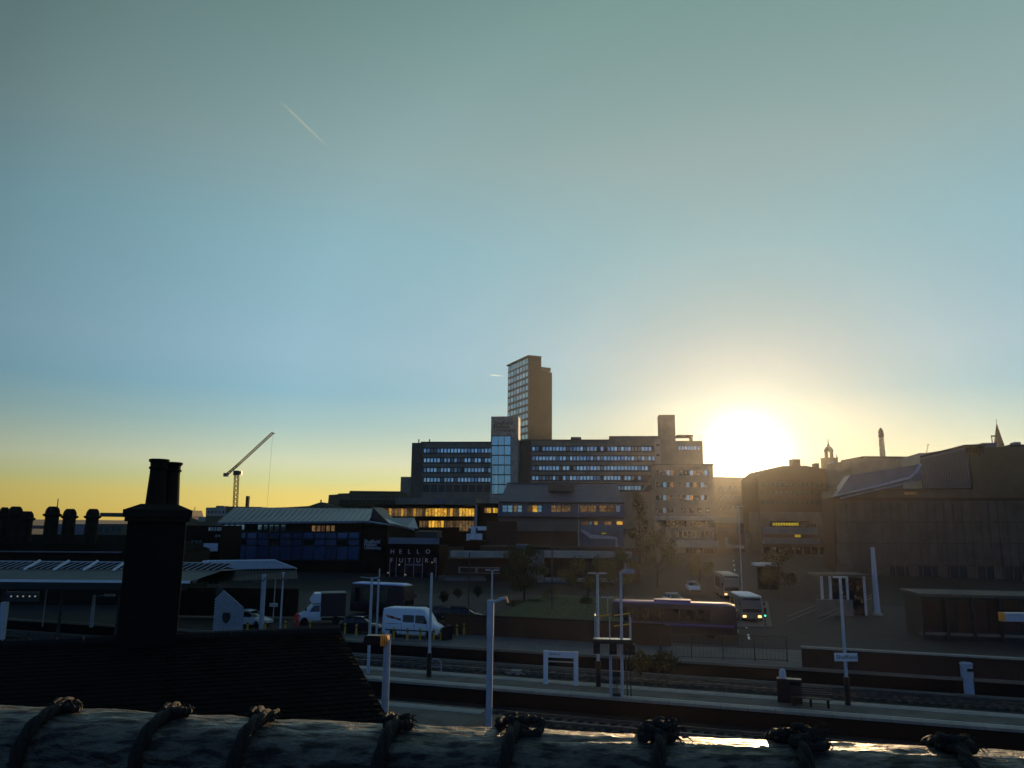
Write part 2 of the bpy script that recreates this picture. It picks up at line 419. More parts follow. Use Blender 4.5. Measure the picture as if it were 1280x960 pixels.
tslab('car_park', 'paving', sT(424, 66), 60, 63.9, 73, -1.0, .02)
tslab('car_park_kerb', 'concrete', -110, 60, 63.65, 63.9, -.1, .10); tslab('cable_trough', 'concrete', -110, 60, 62.9, 63.3, -1.02, -.9); tslab('car_park_edge_wall', 'brick_black', -110, 60, 63.7, 63.89, -1.1, -.1); tslab('yard', 'asphalt', -140, sT(424, 66), 63.9, 73, -1.0, .01)
tslab('forecourt', 'asphalt', -140, 130, 73, 118, -.9, .012)
# road climbing away from the station on the right
a0, a1, b0, b1 = G(880, 800), G(1000, 800), P(890, 690, 180), P(945, 690, 180)
mb = MB(); n = 16
for i in range(n):
    for t in (i/n, (i+1)/n): pass
    f0, f1 = i/n, (i+1)/n
    pts = []
    for f in (f0, f1):
        for a, b in ((a0, b0), (a1, b1)):
            p = a.lerp(b, f); pts.append((p.x, p.y, max(hgt(p.x, p.y)+.05, .035)))
    mb.quad(pts[0], pts[1], pts[3], pts[2])
struct(mb.build('road', 'asphalt'))
mb = MB()
for i in range(0, 26, 2):
    f0, f1 = i/26, (i+.9)/26; pts = []
    for f in (f0, f1):
        p = a0.lerp(b0, f).lerp(a1.lerp(b1, f), .47); q = Vector((.11, 0, 0))
        for r in (p-q, p+q): pts.append((r.x, r.y, max(hgt(r.x, r.y)+.06, .045)))
    mb.quad(pts[0], pts[1], pts[3], pts[2])
struct(mb.build('road_centre_line', 'white'))
# pale pavement triangle by the bus
mb = MB(); q = [G(914, 784, .05), G(965, 784, .05), G(960, 752, .05), G(946, 752, .05), G(946, 776, .05), G(922, 776, .05)]
mb.exy([(p.x, p.y) for p in q], .0, .13); struct(mb.build('pavement', 'paving'))
# lawn with a retaining wall of dark brick
s0_, s1_ = sT(556, 71), sT(838, 71)
lw = thing('retaining_wall', 'low dark brick retaining wall below the lawn and hedges', 'wall', T(0, 71), TA)
mb = MB(); mb.box(s0_, s1_, 0, .4, 0, 1.75); mb.build('wall', 'brick', lw)
cm = MB().box(0, .89, -.06, .46, 1.75, 1.85).mesh('coping_stone', 'stone'); x = s0_
while x < s1_-.5: inst('coping_stone', cm, lw, (x, 0, 0)); x += .9
sa_, sb_ = sT(612, 72), sT(775, 72)
gr_ = random.Random(5); gt = MB()
for i in range(9000):
    p = T(gr_.uniform(sa_-1, sb_-1), gr_.uniform(71.7, 94), 1.6); h_ = gr_.uniform(.03, .10); q = gr_.uniform(-.04, .04); u_ = gr_.uniform(.02, .05)
    gt.quad((p.x, p.y, p.z), (p.x+u_, p.y, p.z), (p.x+u_*.5+q, p.y+q, p.z+h_))
o = gt.build('grass', 'grass'); o['kind'] = 'stuff'
mb = MB(); mb.exy([tuple(T(s, t)[:2]) for s, t in ((sa_, 71.5), (sb_, 71.5), (sb_-2, 95), (sa_-2, 99))], .5, 1.6); struct(mb.build('lawn', 'grass'))
mb = MB(); mb.exy([tuple(T(s, t)[:2]) for s, t in ((s0_-6, 73.4), (sa_-.1, 73.4), (sa_-2.1, 90), (s0_-10, 90))], .03, .5); struct(mb.build('parking_bay', 'asphalt'))

# ------------------------------------------------------------------ near house with chimney
A_ = P(426, 788, 18); B_ = P(480, 886, 14)
hv = (B_-A_); yawh = math.atan2(4.0, 9.4)
yawh = math.atan2(hv.x, -hv.y)
hz = A_.z
eh = thing('terraced_house', 'black slate roofed house with a tall chimney, close below the railing', 'house', (A_.x, A_.y, -1.0), yawh)
ridge = hz + 1.0; run = math.hypot(hv.x, hv.y); drop = -hv.z; slope = drop/run
LEN = 17.0; RUN = run*1.6; Dp = RUN
eav = ridge - slope*RUN
mb = MB()
mb.box(-LEN+.15, -.15, -RUN+.3, Dp-.3, 0, eav+.05)
mb.quad((-.15, -RUN+.3, eav+.05), (-.15, Dp-.3, eav+.05), (-.15, 0, ridge-.12)); mb.quad((-LEN+.15, -RUN+.3, eav+.05), (-LEN+.15, Dp-.3, eav+.05), (-LEN+.15, 0, ridge-.12))
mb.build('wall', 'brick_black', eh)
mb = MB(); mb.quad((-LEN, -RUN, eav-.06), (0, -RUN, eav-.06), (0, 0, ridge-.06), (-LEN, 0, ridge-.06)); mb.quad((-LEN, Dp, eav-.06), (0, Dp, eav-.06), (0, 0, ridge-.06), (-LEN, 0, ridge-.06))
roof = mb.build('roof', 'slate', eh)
ang = math.atan(slope); SL = RUN/math.cos(ang); ca, sa = math.cos(ang), math.sin(ang)
def slate_box(mb, x, d, wdt=.245, ln=.34):   # d: distance down the slope from the ridge
    y0, z0 = -d*ca, ridge-.03-d*sa; y1, z1 = -(d+ln)*ca, ridge-.03-(d+ln)*sa
    n_ = (-sa, ca); th = .018; lift = .022; r = random.uniform(-.006, .006)
    top = [(x, y0, z0), (x+wdt, y0, z0), (x+wdt, y1+(-sa)*(lift+r), z1+ca*(lift+r)), (x, y1+(-sa)*(lift-r), z1+ca*(lift-r))]
    bot = [(a, b+sa*th, c-ca*th) for a, b, c in top]
    k = len(mb.v); mb.v += bot+top
    for f in ((0, 3, 2, 1), (4, 5, 6, 7), (0, 1, 5, 4), (1, 2, 6, 5), (2, 3, 7, 6), (3, 0, 4, 7)): mb.f.append(tuple(k+i for i in f))
rest = MB(); npart = 0; row = 0; d = 0.05
smes = []
for k in range(4):
    q = MB(); slate_box(q, 0, 0); smes.append(q.mesh('slate', 'slate'))
while d < SL-.1:
    x = -.26 - (row % 2)*.13
    if row % 2: slate_box(rest, -.13, d, .125)
    col = 0
    while x > -LEN:
        if col < 14 and npart < 300 and row < 22:
            inst('slate', random.choice(smes), roof, (x, -d*ca, -d*sa)); npart += 1
        else: slate_box(rest, x, d)
        x -= .25; col += 1
    d += .2; row += 1
rest.build('slates', 'slate', roof, kind='stuff')
rt_ = MB().lathe([(.13, 0), (.13, .44)], 10).mesh('ridge_tile', 'ridge')
x = -.46
while x > -LEN: inst('ridge_tile', rt_, roof, (x, 0, ridge-.04), (0, R(90), 0)); x -= .46
# chimney stack on the ridge
def house_local(px, py, off=0.0):
    ux = Vector((math.cos(yawh), math.sin(yawh), 0)); uy = Vector((-math.sin(yawh), math.cos(yawh), 0)); o0 = Vector((A_.x, A_.y, -1.0))
    dd = ray(px, py); t = (off-(CAM-o0).dot(uy))/dd.dot(uy); p = CAM+dd*t-o0
    return p.dot(ux), p.z
cx0, _ = house_local(155, 700, -.45); cx1, _ = house_local(229, 700, -.45); _, czt = house_local(195, 652, -.45); _, czc = house_local(195, 635, -.45)
ch = MB().box(cx0, cx1, -.45, .45, ridge-.9, czt).build('chimney', 'brick_black', eh)
mb = MB(); mb.box(cx0-.06, cx1+.06, -.52, .52, czt, czt+.09); mb.box(cx0-.1, cx1+.1, -.56, .56, czt+.09, czt+.24)
xm = (cx0+cx1)/2
k = len(mb.v); c4 = [(cx0-.08, -.54), (cx1+.08, -.54), (cx1+.08, .54), (cx0-.08, .54)]; i4 = [(xm-.35, -.2), (xm+.35, -.2), (xm+.35, .2), (xm-.35, .2)]
mb.v += [(x, y, czt+.24) for x, y in c4]+[(x, y, czt+.36) for x, y in i4]
mb.f += [(k+4, k+5, k+6, k+7)]+[(k+i, k+(i+1) % 4, k+4+(i+1) % 4, k+4+i) for i in range(4)]
mb.build('chimney_cap', 'stone', ch)
for pxp, tp in ((194, 574), (211, 577)):
    x, zt = house_local(pxp+5, tp, 0); x0, zb = house_local(pxp, 633, 0)
    hh = zt-zb+.12; zb -= .12; y_ = 0 if pxp < 200 else .25
    mb = MB().lathe([(.20, 0), (.195, hh*.2), (.165, hh*.72), (.165, hh*.80), (.19, hh*.82), (.19, hh*.845), (.165, hh*.865), (.17, hh*.93), (.20, hh*.95), (.205, hh*.99), (.19, hh), (.14, hh), (.13, hh*.9)], 16)
    o = mb.build('chimney_pot', 'stone', ch, smooth=True); o.location = (x0, y_, zb)

# ------------------------------------------------------------------ old station with stone stacks and glazed canopy
sb = B('station_building', 'long dark stone station range with a row of domed chimney stacks', 'station', 60, 98, 4, 0)
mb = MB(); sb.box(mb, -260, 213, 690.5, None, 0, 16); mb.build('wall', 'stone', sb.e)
x0, x1, z0, z1 = sb.rect(-260, 214, 690, None, 0); _, zr = sb.L(60, 668, 8)
mb = MB()
mb.quad((x0, -.5, z1), (x1, -.5, z1), (x1-3, 8, zr), (x0, 8, zr)); mb.quad((x0, 16.5, z1), (x1, 16.5, z1), (x1-3, 8, zr), (x0, 8, zr)); mb.quad((x1, -.5, z1), (x1, 16.5, z1), (x1-3, 8, zr))
mb.build('roof', 'slate', sb.e)
mb = MB(); sb.box(mb, -260, 152, 688, 689.6, -.7, -.5, off=-.6); mb.build('gutter', 'lead', sb.e)
stacks = [(0, 634, 11), (14, 633, 16), (29, 639, 15), (61, 633, 16), (83, 636, 15), (112, 636, 15)]
for i, (px, py, wpx) in enumerate(stacks):
    x, zt = sb.L(px, py, 4); xb, zb = sb.L(px-1.5, 696, 4); wd = wpx*(102/F)/2
    hgh = zt-zb
    pr = [(wd*1.0, 0), (wd*.95, hgh*.79), (wd*1.28, hgh*.815), (wd*1.32, hgh*.845), (wd*1.02, hgh*.86), (wd*.98, hgh*.91), (wd*.82, hgh*.965), (wd*.62, hgh*.99), (wd*.60, hgh)]
    o = MB().lathe(pr, 8, rot=R(22.5)).build('chimney_stack', 'stone', sb.e); o.location = (xb, 4, zb)
    if px == 61: MB().bar((.5, 0, hgh-.1), (.5, 0, hgh+1.0), .06).build('vent_pipe', 'steel_dark', o)
# pale office roofs behind the stacks
fb = B('office_block', 'low pale flat roofed block seen between the stone chimney stacks', 'building', 110, 170, 0, 0)
fb.part('wall', 'concrete_dark', 118, 152, 655, None, 0, 14); fb.part('roof', 'concrete_dark', 125, 160, 641, 646, -1, 15)
fb.part('glass_gable', 'lead', 66, 104, 655, 680, 1, 10); fb.part('parapet', 'concrete_dark', 30, 72, 657, 661, 2, 10)
fb.wins('window', 'band', [(126, 662), (134, 662), (142, 661), (149, 661)], 5, 6)
# canopy
cb = B('station_canopy', 'long glazed platform canopy with white gutter and hipped end', 'canopy', 60, 72, 2, 0)
xl, ze = cb.L(-120, 724, 0); xr, _ = cb.L(238, 724, 0); _, zm = cb.L(60, 712, 3.5); _, zt = cb.L(60, 702.5, 5.2)
mb = MB(); mb.quad((xl, 0, ze), (xr, 0, ze), (xr+1.6, 3.5, zm), (xl, 3.5, zm)); mb.quad((xl, 3.5, zm+.02), (xr+1.6, 3.5, zm+.02), (xr+1.8, 12, zm-.3), (xl, 12, zm-.3)); mb.build('roof', 'canopy', cb.e)
# lantern: glazed strip with bars
mb = MB(); mb.quad((xl, 3.5, zm+.05), (xr+1.6, 3.5, zm+.05), (xr+2.0, 5.2, zt), (xl, 5.2, zt)); lan = mb.build('roof_lantern', 'rubber', cb.e)
mb = MB(); x = xl
while x < xr+1.4: mb.path([(x, 3.47, zm+.07), (x+.75, 5.17, zt+.03)], .045, 4); x += .62
mb.build('glazing_bars', 'steel', lan, kind='stuff')
mb = MB(); mb.box(xl, xr+2.0, 5.1, 5.3, zt, zt+.09); mb.build('ridge_capping', 'steel', cb.e)
pm = None
for px in (33, 70, 107, 144):
    x, _ = cb.L(px, 707, 3.5)
    mb = MB(); mb.path([(x-.1, 3.3, zm-.05), (x+.35, 5.1, zt+.12)], .16, 4); mb.build('lantern_frame', 'white', cb.e)
mb = MB(); mb.box(xl, xr, -.12, 0.0, ze-.16, ze+.06); mb.build('gutter', 'white', cb.e)
mb = MB(); mb.box(xl, xr-.3, .0, .1, ze-.8, ze-.17); mb.build('fascia', 'black', cb.e)
for px in (6, 78, 150, 222):
    x, _ = cb.L(px, 740, 2); MB().lathe([(.2, 0), (.14, .5), (.12, ze-.7), (.3, ze-.2)], 10, cx=x, cy=2).build('column', 'steel_dark', cb.e)
# hipped end canopy on the right
hb = B('entrance_canopy', 'ribbed hipped canopy roof with a string of small lights and white posts', 'canopy', 300, 78, 0, 0)
xa, za = hb.L(242, 728, 0); xb_, zb_ = hb.L(372, 723, 0); xc, zc = hb.L(259, 702, 4); xd, zd_ = hb.L(344, 701, 4); xe, zee = hb.L(371, 711, 2); xf, zf = hb.L(262, 712, 2)
mb = MB(); mb.quad((xf, 2, zf), (xe, 2, zee), (xd, 4, zd_), (xc, 4, zc)); rf = mb.build('roof', 'rubber', hb.e)
mb = MB()
for i in range(19):
    f = (i+.5)/19; a = Vector((xc, 3.97, zc+.05)).lerp(Vector((xd, 3.97, zd_+.05)), f); b = Vector((xf+2.6, 1.97, zf+.05)).lerp(Vector((xe, 1.97, zee+.05)), f)
    mb.path([a, b], .06, 4)
mb.build('glazing_bars', 'steel', rf, kind='stuff')
mb = MB(); mb.path([(xc, 4, zc+.05), (xd, 4, zd_+.05)], .09, 6); mb.path([(xd, 4, zd_+.05), (xe, 2, zee+.03)], .05, 6); mb.build('ridge_capping', 'white', hb.e)
mb = MB(); mb.quad((xa, 0, za), (xb_, 0, zb_), (xe, 1.95, zee-.1), (xf, 1.95, zf-.1)); mb.build('lower_roof', 'steel_dark', hb.e)
mb = MB(); mb.path([(xf, 1.9, zf-.02), (xa, -.1, za)], .1, 6); mb.build('verge', 'white', hb.e)
mb = MB(); mb.box(xc-.28, xc+.28, 3.4, 3.9, zc-1.0, zc+.1); mb.build('lantern_frame', 'white', hb.e)
lm = MB().lathe([(.05, -.05), (.07, 0), (.05, .05)], 6).mesh('canopy_light', 'concrete_dark')
for px in frange(239, 372, 20): x, z = hb.L(px, 728-5*(px-239)/133, -.05); inst('canopy_light', lm, hb.e, (x, -.06, z-.07))
mb = MB()
for px in (316, 325):
    x, z = hb.L(px, 722, -.1); x2, z2 = hb.L(px+4, 727, -.1); x3, z3 = hb.L(px+8, 721, -.1)
    mb.path([(x, -.15, z), (x2, -.15, z2), (x3, -.15, z3)], .05, 5)
mb.build('truss_brace', 'copper', hb.e)
x, z = hb.L(327, 768, 0); x2, z2 = hb.L(330, 718, 0)
MB().path([(x, .1, 0), (x2, .1, z2)], .24, 8).build('column', 'steel', hb.e)
mb = MB(); hb.box(mb, 215, 372, 735, 770, 9, 9.4); mb.build('back_wall', 'stone', hb.e)
# louvred gable screen with a dark shield
ls = B('louvred_screen', 'pale louvred gable screen with a dark shield below the canopy', 'screen', 285, 70, 0, 0)
pts = [ls.L(266, 790), ls.L(303, 788), ls.L(304, 759), ls.L(272, 731), ls.L(270, 731)]
MB().ext(pts, .06, .12).build('backing', 'steel_dark', ls.e)
from mathutils.geometry import intersect_line_line_2d
def clip_seg(p, q, poly):
    hits = []
    for i in range(len(poly)):
        r = intersect_line_line_2d(Vector(p), Vector(q), Vector(poly[i]), Vector(poly[(i+1) % len(poly)]))
        if r: hits.append(r)
    if len(hits) < 2: return None
    hits.sort(key=lambda h: (h-Vector(p)).length); return hits[0], hits[-1]
for i in range(26):
    c = -2.9+i*.225
    xb0 = pts[0][0]; zb0 = pts[0][1]
    sg = clip_seg((xb0-8, zb0-8+c), (xb0+8, zb0+8+c), pts)
    if sg and (sg[1]-sg[0]).length > .15: MB().path([(sg[0].x, .02, sg[0].y), (sg[1].x, .02, sg[1].y)], .055, 4).build('slat', 'galv', ls.e)
x, z = ls.L(283, 772)
MB().ext([(x-.28, z+.42), (x+.28, z+.42), (x+.36, z+.1), (x+.25, z-.3), (x, z-.5), (x-.25, z-.3), (x-.36, z+.1)], -.08, .0).build('shield', 'black', ls.e)
ib = B('information_board', 'dark departure board with a row of small lights under the canopy', 'sign', 25, 66, 0, 0)
ib.part('board', 'steel_dark', 6, 47, 740, 752, 0, .25)
for px in (13, 21, 28, 36, 43): ib.part('display_lamp', 'lampglow', px, px+1.6, 744.6, 746.2, -.03, .0)
ib.part('post', 'steel', 1, 8, 753, None, 0, .4)

# ------------------------------------------------------------------ posts and lamps
GRL = 'lamp posts along the platforms and car park'
def post(name, label, cat, top, base, z=0.0, r=.06, mat='galv', head=None, split=None, group=GRL, arm=0.0, loc=None, headpx=None):
    """pole foot stands where the pixel `base` meets the ground at height z"""
    g = loc or G(*base, z)
    e = thing(name, label, cat, (g.x, g.y, z), 0, group)
    h = P(*top, g.y).z - z
    if split:
        hs = P(base[0], split, g.y).z - z
        MB().path([(0, 0, 0), (0, 0, hs)], r*1.7, 10).build('pole_base', 'black', e, smooth=True)
        MB().path([(0, 0, hs), (0, 0, h)], [r*1.05, r*.85], 10).build('pole', mat, e, smooth=True)
    else:
        MB().path([(0, 0, 0), (0, 0, h)], [r*1.1, r*.85], 10).build('pole', mat, e, smooth=True)
    if head == 'T':
        for s in (-1, 1):
            mb = MB(); mb.box(s*.08, s*.62, -.11, .11, h-.02, h+.07); mb.build('lamp_head', mat, e)
    elif head == 'arm':
        mb = MB(); mb.path([(0, 0, h-.12), (arm*.5, 0, h)], .035, 6); mb.build('arm', mat, e)
        mb = MB(); mb.box(arm*.5, arm, -.14, .14, h-.1, h+.1); mb.build('lamp_head', mat, e)
    elif head == 'cap':
        MB().lathe([(r*1.2, h), (r*1.6, h+.1), (r*1.2, h+.2), (.01, h+.24)], 10).build('cap', mat, e)
    return e, h
post('lamp_post', 'thin grey post with paired flat lamp heads, second from the left edge', 'lamp post', (59, 713), (53, 783), r=.05, head='T', mat='steel')
post('lamp_post', 'thin grey post with paired flat lamp heads, at the left edge', 'lamp post', (9, 721), (2, 790), r=.06, head='T', mat='steel')
post('camera_mast', 'thick white mast with a long thin arm, left of the chimney', 'mast', (118, 744), (114, 784), r=.16, head='arm', arm=2.0, mat='steel')
post('lamp_post', 'plain pale pole beside the hipped canopy, right of the nameplate', 'pole', (355, 718), (350, 787), r=.09, head='cap')
e, h = post('nameplate_post', 'slim post with a small station nameplate beside the hipped canopy', 'sign', (344, 713), (341, 778), r=.055)
z = P(342, 756, e.location.y).z
mb = MB(); mb.box(-.42, .42, -.1, -.06, z-.18, z+.18); mb.build('sign_panel', 'white', e); text('lettering', 'Sheffield', .2, e, (-.37, -.105, z-.07), 'letter_dark', .004, width=.74)
e, h = post('lamp_post', 'tall pale pole with a side bracket, in front of the blue coach', 'pole', (465, 722), (460, 842), r=.10)
MB().path([(0, 0, h-.05), (.52, 0, h+.02), (.52, 0, h+.62)], .05, 6).build('bracket', 'galv', e)
MB().path([(0, 0, h-.05), (-.8, 0, h+.03)], .025, 6).build('arm', 'galv', e)
post('lamp_post', 'thin pale pole just right of the bracketed pole by the coach', 'pole', (473.5, 727), (470.5, 797), r=.09, group=GRL, head='cap')
post('lamp_post', 'slim white platform pole with a dark foot, in front of the white van', 'pole', (539, 716), (536, 846), r=.10, split=816)
post('lamp_post', 'white twin headed lamp post rising behind the tall bent lamp', 'lamp post', (615, 713), (614, 806), r=.085, head='T')
post('lamp_post', 'white twin headed lamp post with dark foot, left of the signal platform', 'lamp post', (744, 717), (748, 858), r=.10, head='T', split=826)
e, h = post('lamp_post', 'white lamp post with one boxy head, behind the signal platform', 'lamp post', (776, 714), (778, 872), r=.09)
MB().path([(0, 0, h-.1), (.15, 0, h)], .05, 6).build('arm', 'galv', e); MB().box(.15, .85, -.14, .14, h-.12, h+.12).build('lamp_head', 'steel', e); MB().path([(.3, 0, h+.1), (.3, 0, h+.5)], .04, 6).build('aerial', 'steel', e)
post('lamp_post', 'short twin headed lamp post on the lawn, behind the signal platform', 'lamp post', (759, 747), (760, 790), r=.05, head='T')
e, h = post('nameplate_post', 'tall white platform pole carrying the large station nameplate', 'sign', (1048, 722), (1060, 881), r=.10, split=846)
z = P(1057, 821, e.location.y).z
mb = MB(); mb.box(-.68, .68, -.16, -.1, z-.23, z+.23); mb.build('sign_panel', 'white', e); text('lettering', 'Sheffield', .32, e, (-.6, -.165, z-.1), 'letter_dark', .005, width=1.2)
MB().box(-.4, .35, -.1, .1, h-.02, h+.08).build('lamp_head', 'galv', e)
post('street_lamp', 'tall grey street lamp with slanting head beside the climbing road', 'street lamp', (921, 633), (928, 752), r=.09, head='T', mat='steel', group=None)
post('pole', 'dark slim pole before the concrete podium, right of the bent lamp', 'pole', (690, 664), (690, 782), r=.07, mat='steel_dark', group='dark slim poles')
post('pole', 'dark slim pole before the white cabins, left of the bent lamp', 'pole', (586, 690), (585, 790), r=.07, mat='steel_dark', group='dark slim poles')
# tall bent lamp
g = G(611, 913, -.0); e = thing('platform_lamp', 'tall pale square lamp post with a short lit head, centre front', 'lamp post', (g.x, g.y, 0), R(-4))
h = P(613, 750, g.y).z
MB().box(-.15, .15, -.13, .13, 0, h*.72).build('column', 'galv', e); MB().box(-.17, .17, -.15, .15, h*.72, h).build('column_top', 'galv', e)
mb = MB(); mb.path([(.1, 0, h-.12), (.62, 0, h+.08)], .07, 6); mb.build('arm', 'galv', e)
mb = MB(); mb.ext([(.45, h-.02), (.78, h+.06), (.80, h+.18), (.45, h+.12)], -.12, .12); mb.build('lamp_head', 'galv', e)
mb = MB(); mb.ext([(.79, h+.20), (.86, h+.16), (.94, h-.12), (.88, h-.1)], -.13, .13); mb.build('lens', 'amber', e)
# near lamp with box head
Yl = 26.0; g = P(482, 860, Yl); zb = -1.0
e = thing('platform_lamp', 'pale lamp post with a dark box head and amber lens, right of the slate roof', 'lamp post', (g.x, Yl, zb), R(-6))
h = P(485, 800, Yl).z - zb
MB().path([(0, 0, 0), (0, 0, h*.6), (0, 0, h)], [.14, .125, .11], 12).build('column', 'galv', e, smooth=True)
x0 = P(455, 800, Yl).x-g.x; x1 = P(477, 800, Yl).x-g.x; x2 = P(487, 800, Yl).x-g.x; zt = P(470, 794, Yl).z-zb; zlo = P(470, 806, Yl).z-zb
mb = MB(); mb.ext([(x0, zlo+.05), (x0+.03, zt-.06), (x0+.1, zt), (x1, zt), (x1, zlo+.02), (x0+.1, zlo)], -.17, .13); mb.build('lamp_head', 'black', e)
mb = MB(); mb.ext([(x1+.004, zt+.01), (x2-.05, zt), (x2, zlo+.12), (x2-.06, zlo), (x1+.004, zlo-.02)], -.17, .14); ln = mb.build('lens', 'amber', e)
mb = MB()
for f in (.25, .5, .75): mb.box(x1+(x2-x1)*f-.008, x1+(x2-x1)*f+.008, -.18, -.171, zlo+.02, zt-.02)
mb.build('lens_rib', 'steel_dark', ln)
MB().path([(-.1, 0, h-.02), (-.1, 0, h+.17), (.0, 0, h+.21), (.1, 0, h+.17), (.1, 0, h-.02)], .03, 6).build('hoop', 'galv', e)
# lamp head at the right edge
Yr = 30; g = P(1292, 900, Yr); e = thing('platform_lamp', 'pale lamp head at the right edge of the view', 'lamp post', (g.x, Yr, -1.0))
zt = P(1275, 766, Yr).z+1; MB().path([(0.25, 0, 0), (.25, 0, zt-.1)], .11, 10).build('column', 'galv', e)
MB().box(-.75, .4, -.15, .15, zt-.3, zt).build('lamp_head', 'galv', e); MB().box(-.83, -.752, -.15, .15, zt-.31, zt+.01).build('lens', 'amber', e)

# station sign frame
g0, g1 = G(682, 855), G(720, 857)
e = thing('station_sign', 'white goalpost sign frame with a nameplate, standing on the island platform', 'sign', (g0.x, g0.y, 0), math.atan2(g1.y-g0.y, g1.x-g0.x))
ln_ = (g1-g0).length; h = P(682, 813, g0.y).z
for x in (0, ln_): MB().box(x-.14, x+.14, -.08, .08, 0, h).build('post', 'white', e)
MB().box(.142, ln_-.142, -.05, .05, h-.42, h-.02).build('sign_panel', 'white', e)
MB().box(.142, ln_-.142, -.03, .03, h-.70, h-.65).build('rail', 'steel', e)
text('lettering', 'Sheffield', .2, e, (.24, -.055, h-.27), 'letter_dark', .003, width=.72)
# second faint nameplate beyond the tracks
g = G(1090, 861, -.1); Yn = g.y+7.4; p = P(1090, 838, Yn)
e = thing('nameplate', 'small pale nameplate on two legs, right of the tall nameplate pole', 'sign', (p.x, Yn, 0), TA)
zc_ = p.z
for s in (-.5, .5): MB().box(s-.04, s+.04, -.03, .03, -1.02, zc_+.2).build('leg', 'steel_dark', e)
MB().box(-.75, .75, -.08, -.035, zc_-.2, zc_+.2).build('sign_panel', 'steel', e); text('lettering', 'Sheffield', .26, e, (-.6, -.085, zc_-.08), 'letter_white', .004, width=1.2)

# signal platform
g = G(764, 893, -1.02)
e = thing('signal_platform', 'steel signal platform on two legs with handrails painted sunlit gold, beside the track', 'signal gantry', (g.x, g.y, -1.02), R(-6))
def sl_(px, py):
    p = P(px, py, g.y); return p.x-g.x, p.z+1.02
xL, _ = sl_(764.5, 850); xR, _ = sl_(777.5, 850); _, zd = sl_(770, 801)
xL = 0; xR = sl_(778, 850)[0]-sl_(764, 850)[0]
for x in (xL, xR): MB().box(x-.09, x+.09, -.09, .09, 0, zd).build('leg', 'steel', e)
for py0, py1 in ((839, 846), (866, 873)):
    z1, z0 = sl_(770, py0)[1], sl_(770, py1)[1]; MB().box(xL+.092, xR-.092, -.05, .05, z0, z1).build('cross_brace', 'steel_dark', e)
for x in (.2, .32, .42): MB().bar((x, .1, .7), (x, .1, zd-.9), .025).build('conduit', 'steel_dark', e)
xa = sl_(742, 800)[0]; xz = sl_(789, 800)[0]
n = 0; dx = (xz-xa)/9
for i in range(9): MB().box(xa+i*dx+.01, xa+(i+1)*dx-.01, -.55, .75, zd, zd+.07).build('deck_plank', 'bare_steel', e)
MB().box(xa-.05, xz+.05, -.6, -.56, zd-.1, zd+.16).build('toe_board', 'steel_dark', e)
ztop = sl_(770, 770)[1]
for (x, y) in ((xa+.1, -.5), (xa+.1, .7), (sl_(762, 790)[0], -.5), (xz-.05, .7), (xz-.05, -.5)): MB().bar((x, y, zd+.07), (x, y, ztop), .04).build('handrail_post', 'steel', e)
for zz in (ztop, (ztop+zd)/2+.1):  # steel handrails coloured yellow, the low sun's gold glint put into the paint
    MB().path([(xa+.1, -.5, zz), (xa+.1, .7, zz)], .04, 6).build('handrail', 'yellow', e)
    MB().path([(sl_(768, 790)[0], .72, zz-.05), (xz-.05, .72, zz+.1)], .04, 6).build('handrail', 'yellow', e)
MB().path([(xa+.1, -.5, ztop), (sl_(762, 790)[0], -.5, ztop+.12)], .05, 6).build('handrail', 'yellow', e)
for px, w_ in ((746, .2), (766, .22), (783, .22), (790, .14)):
    x = sl_(px, 800)[0]; hd = MB().box(x-w_, x+w_, -.35, -.1, zd-.75, zd-.12).build('signal_head', 'black', e)
    MB().lathe([(.09, 0), (.11, .12), (.10, .14)], 10).build('hood', 'steel_dark', hd).location = (0, 0, 0)
    hd.children[0].location = (x, -.36, zd-.45); hd.children[0].rotation_euler = (R(90), 0, 0)
for s in (0, .22): MB().path([(sl_(785, 850)[0]+s, .3, 0), (sl_(782, 850)[0]+s, .25, zd)], .035, 6).build('ladder_stile', 'steel_dark', e)

g = G(648, 842, -.95); e = thing('lineside_slabs', 'small stack of pale slabs lying beside the track, right of the tall centre lamp', 'slabs', (g.x, g.y, -1.02), TA)
for i, (x, y, z) in enumerate(((-.6, 0, 0), (.15, .05, 0), (-.2, .02, .16))): MB().box(x-.36, x+.36, y-.3, y+.3, z, z+.15).build('slab', 'coping', e)
g = G(545, 842); e = thing('guard_hoop', 'small bent tube hoop on the platform beside the slim white pole', 'hoop', (g.x, g.y, 0), TA)
MB().path([(-.4, 0, 0), (-.4, 0, .75), (-.25, 0, .95), (.1, 0, .98), (.35, 0, .8), (.4, 0, .0)], .035, 8).build('tube', 'steel', e, smooth=True); MB().bar((-.4, 0, .45), (.4, 0, .45), .025).build('cross_bar', 'steel', e)
# platform furniture on the right
g = G(992, 881); e = thing('platform_bench', 'dark metal platform bench with three legs, near the nameplate pole', 'bench', (g.x, g.y, 0), TA)
for x in (0, .95, 1.9):
    MB().box(x-.07, x+.07, -.25, .25, 0, .42).build('leg', 'black', e)
for i in range(5): MB().box(-.15, 2.05, -.27+i*.11, -.18+i*.11, .42, .46).build('seat_slat', 'steel_dark', e)
for i in range(4): MB().box(-.15, 2.05, .29, .33, .55+i*.12, .64+i*.12).build('back_slat', 'steel_dark', e)
g = G(984, 878, 0); e = thing('ticket_machine', 'dark cabinet with a pale domed top behind the bench', 'cabinet', (g.x, g.y+.12, 0), TA)
MB().box(-.5, .9, -.3, .3, 0, 1.35).build('body', 'black', e); MB().lathe([(.2, 1.35), (.2, 1.7), (.15, 1.85), (.04, 1.9)], 12, cx=-.15).build('dome', 'galv', e, smooth=True)
MB().box(.2, .8, -.33, -.302, .75, 1.2).build('screen', 'glass_dark', e)
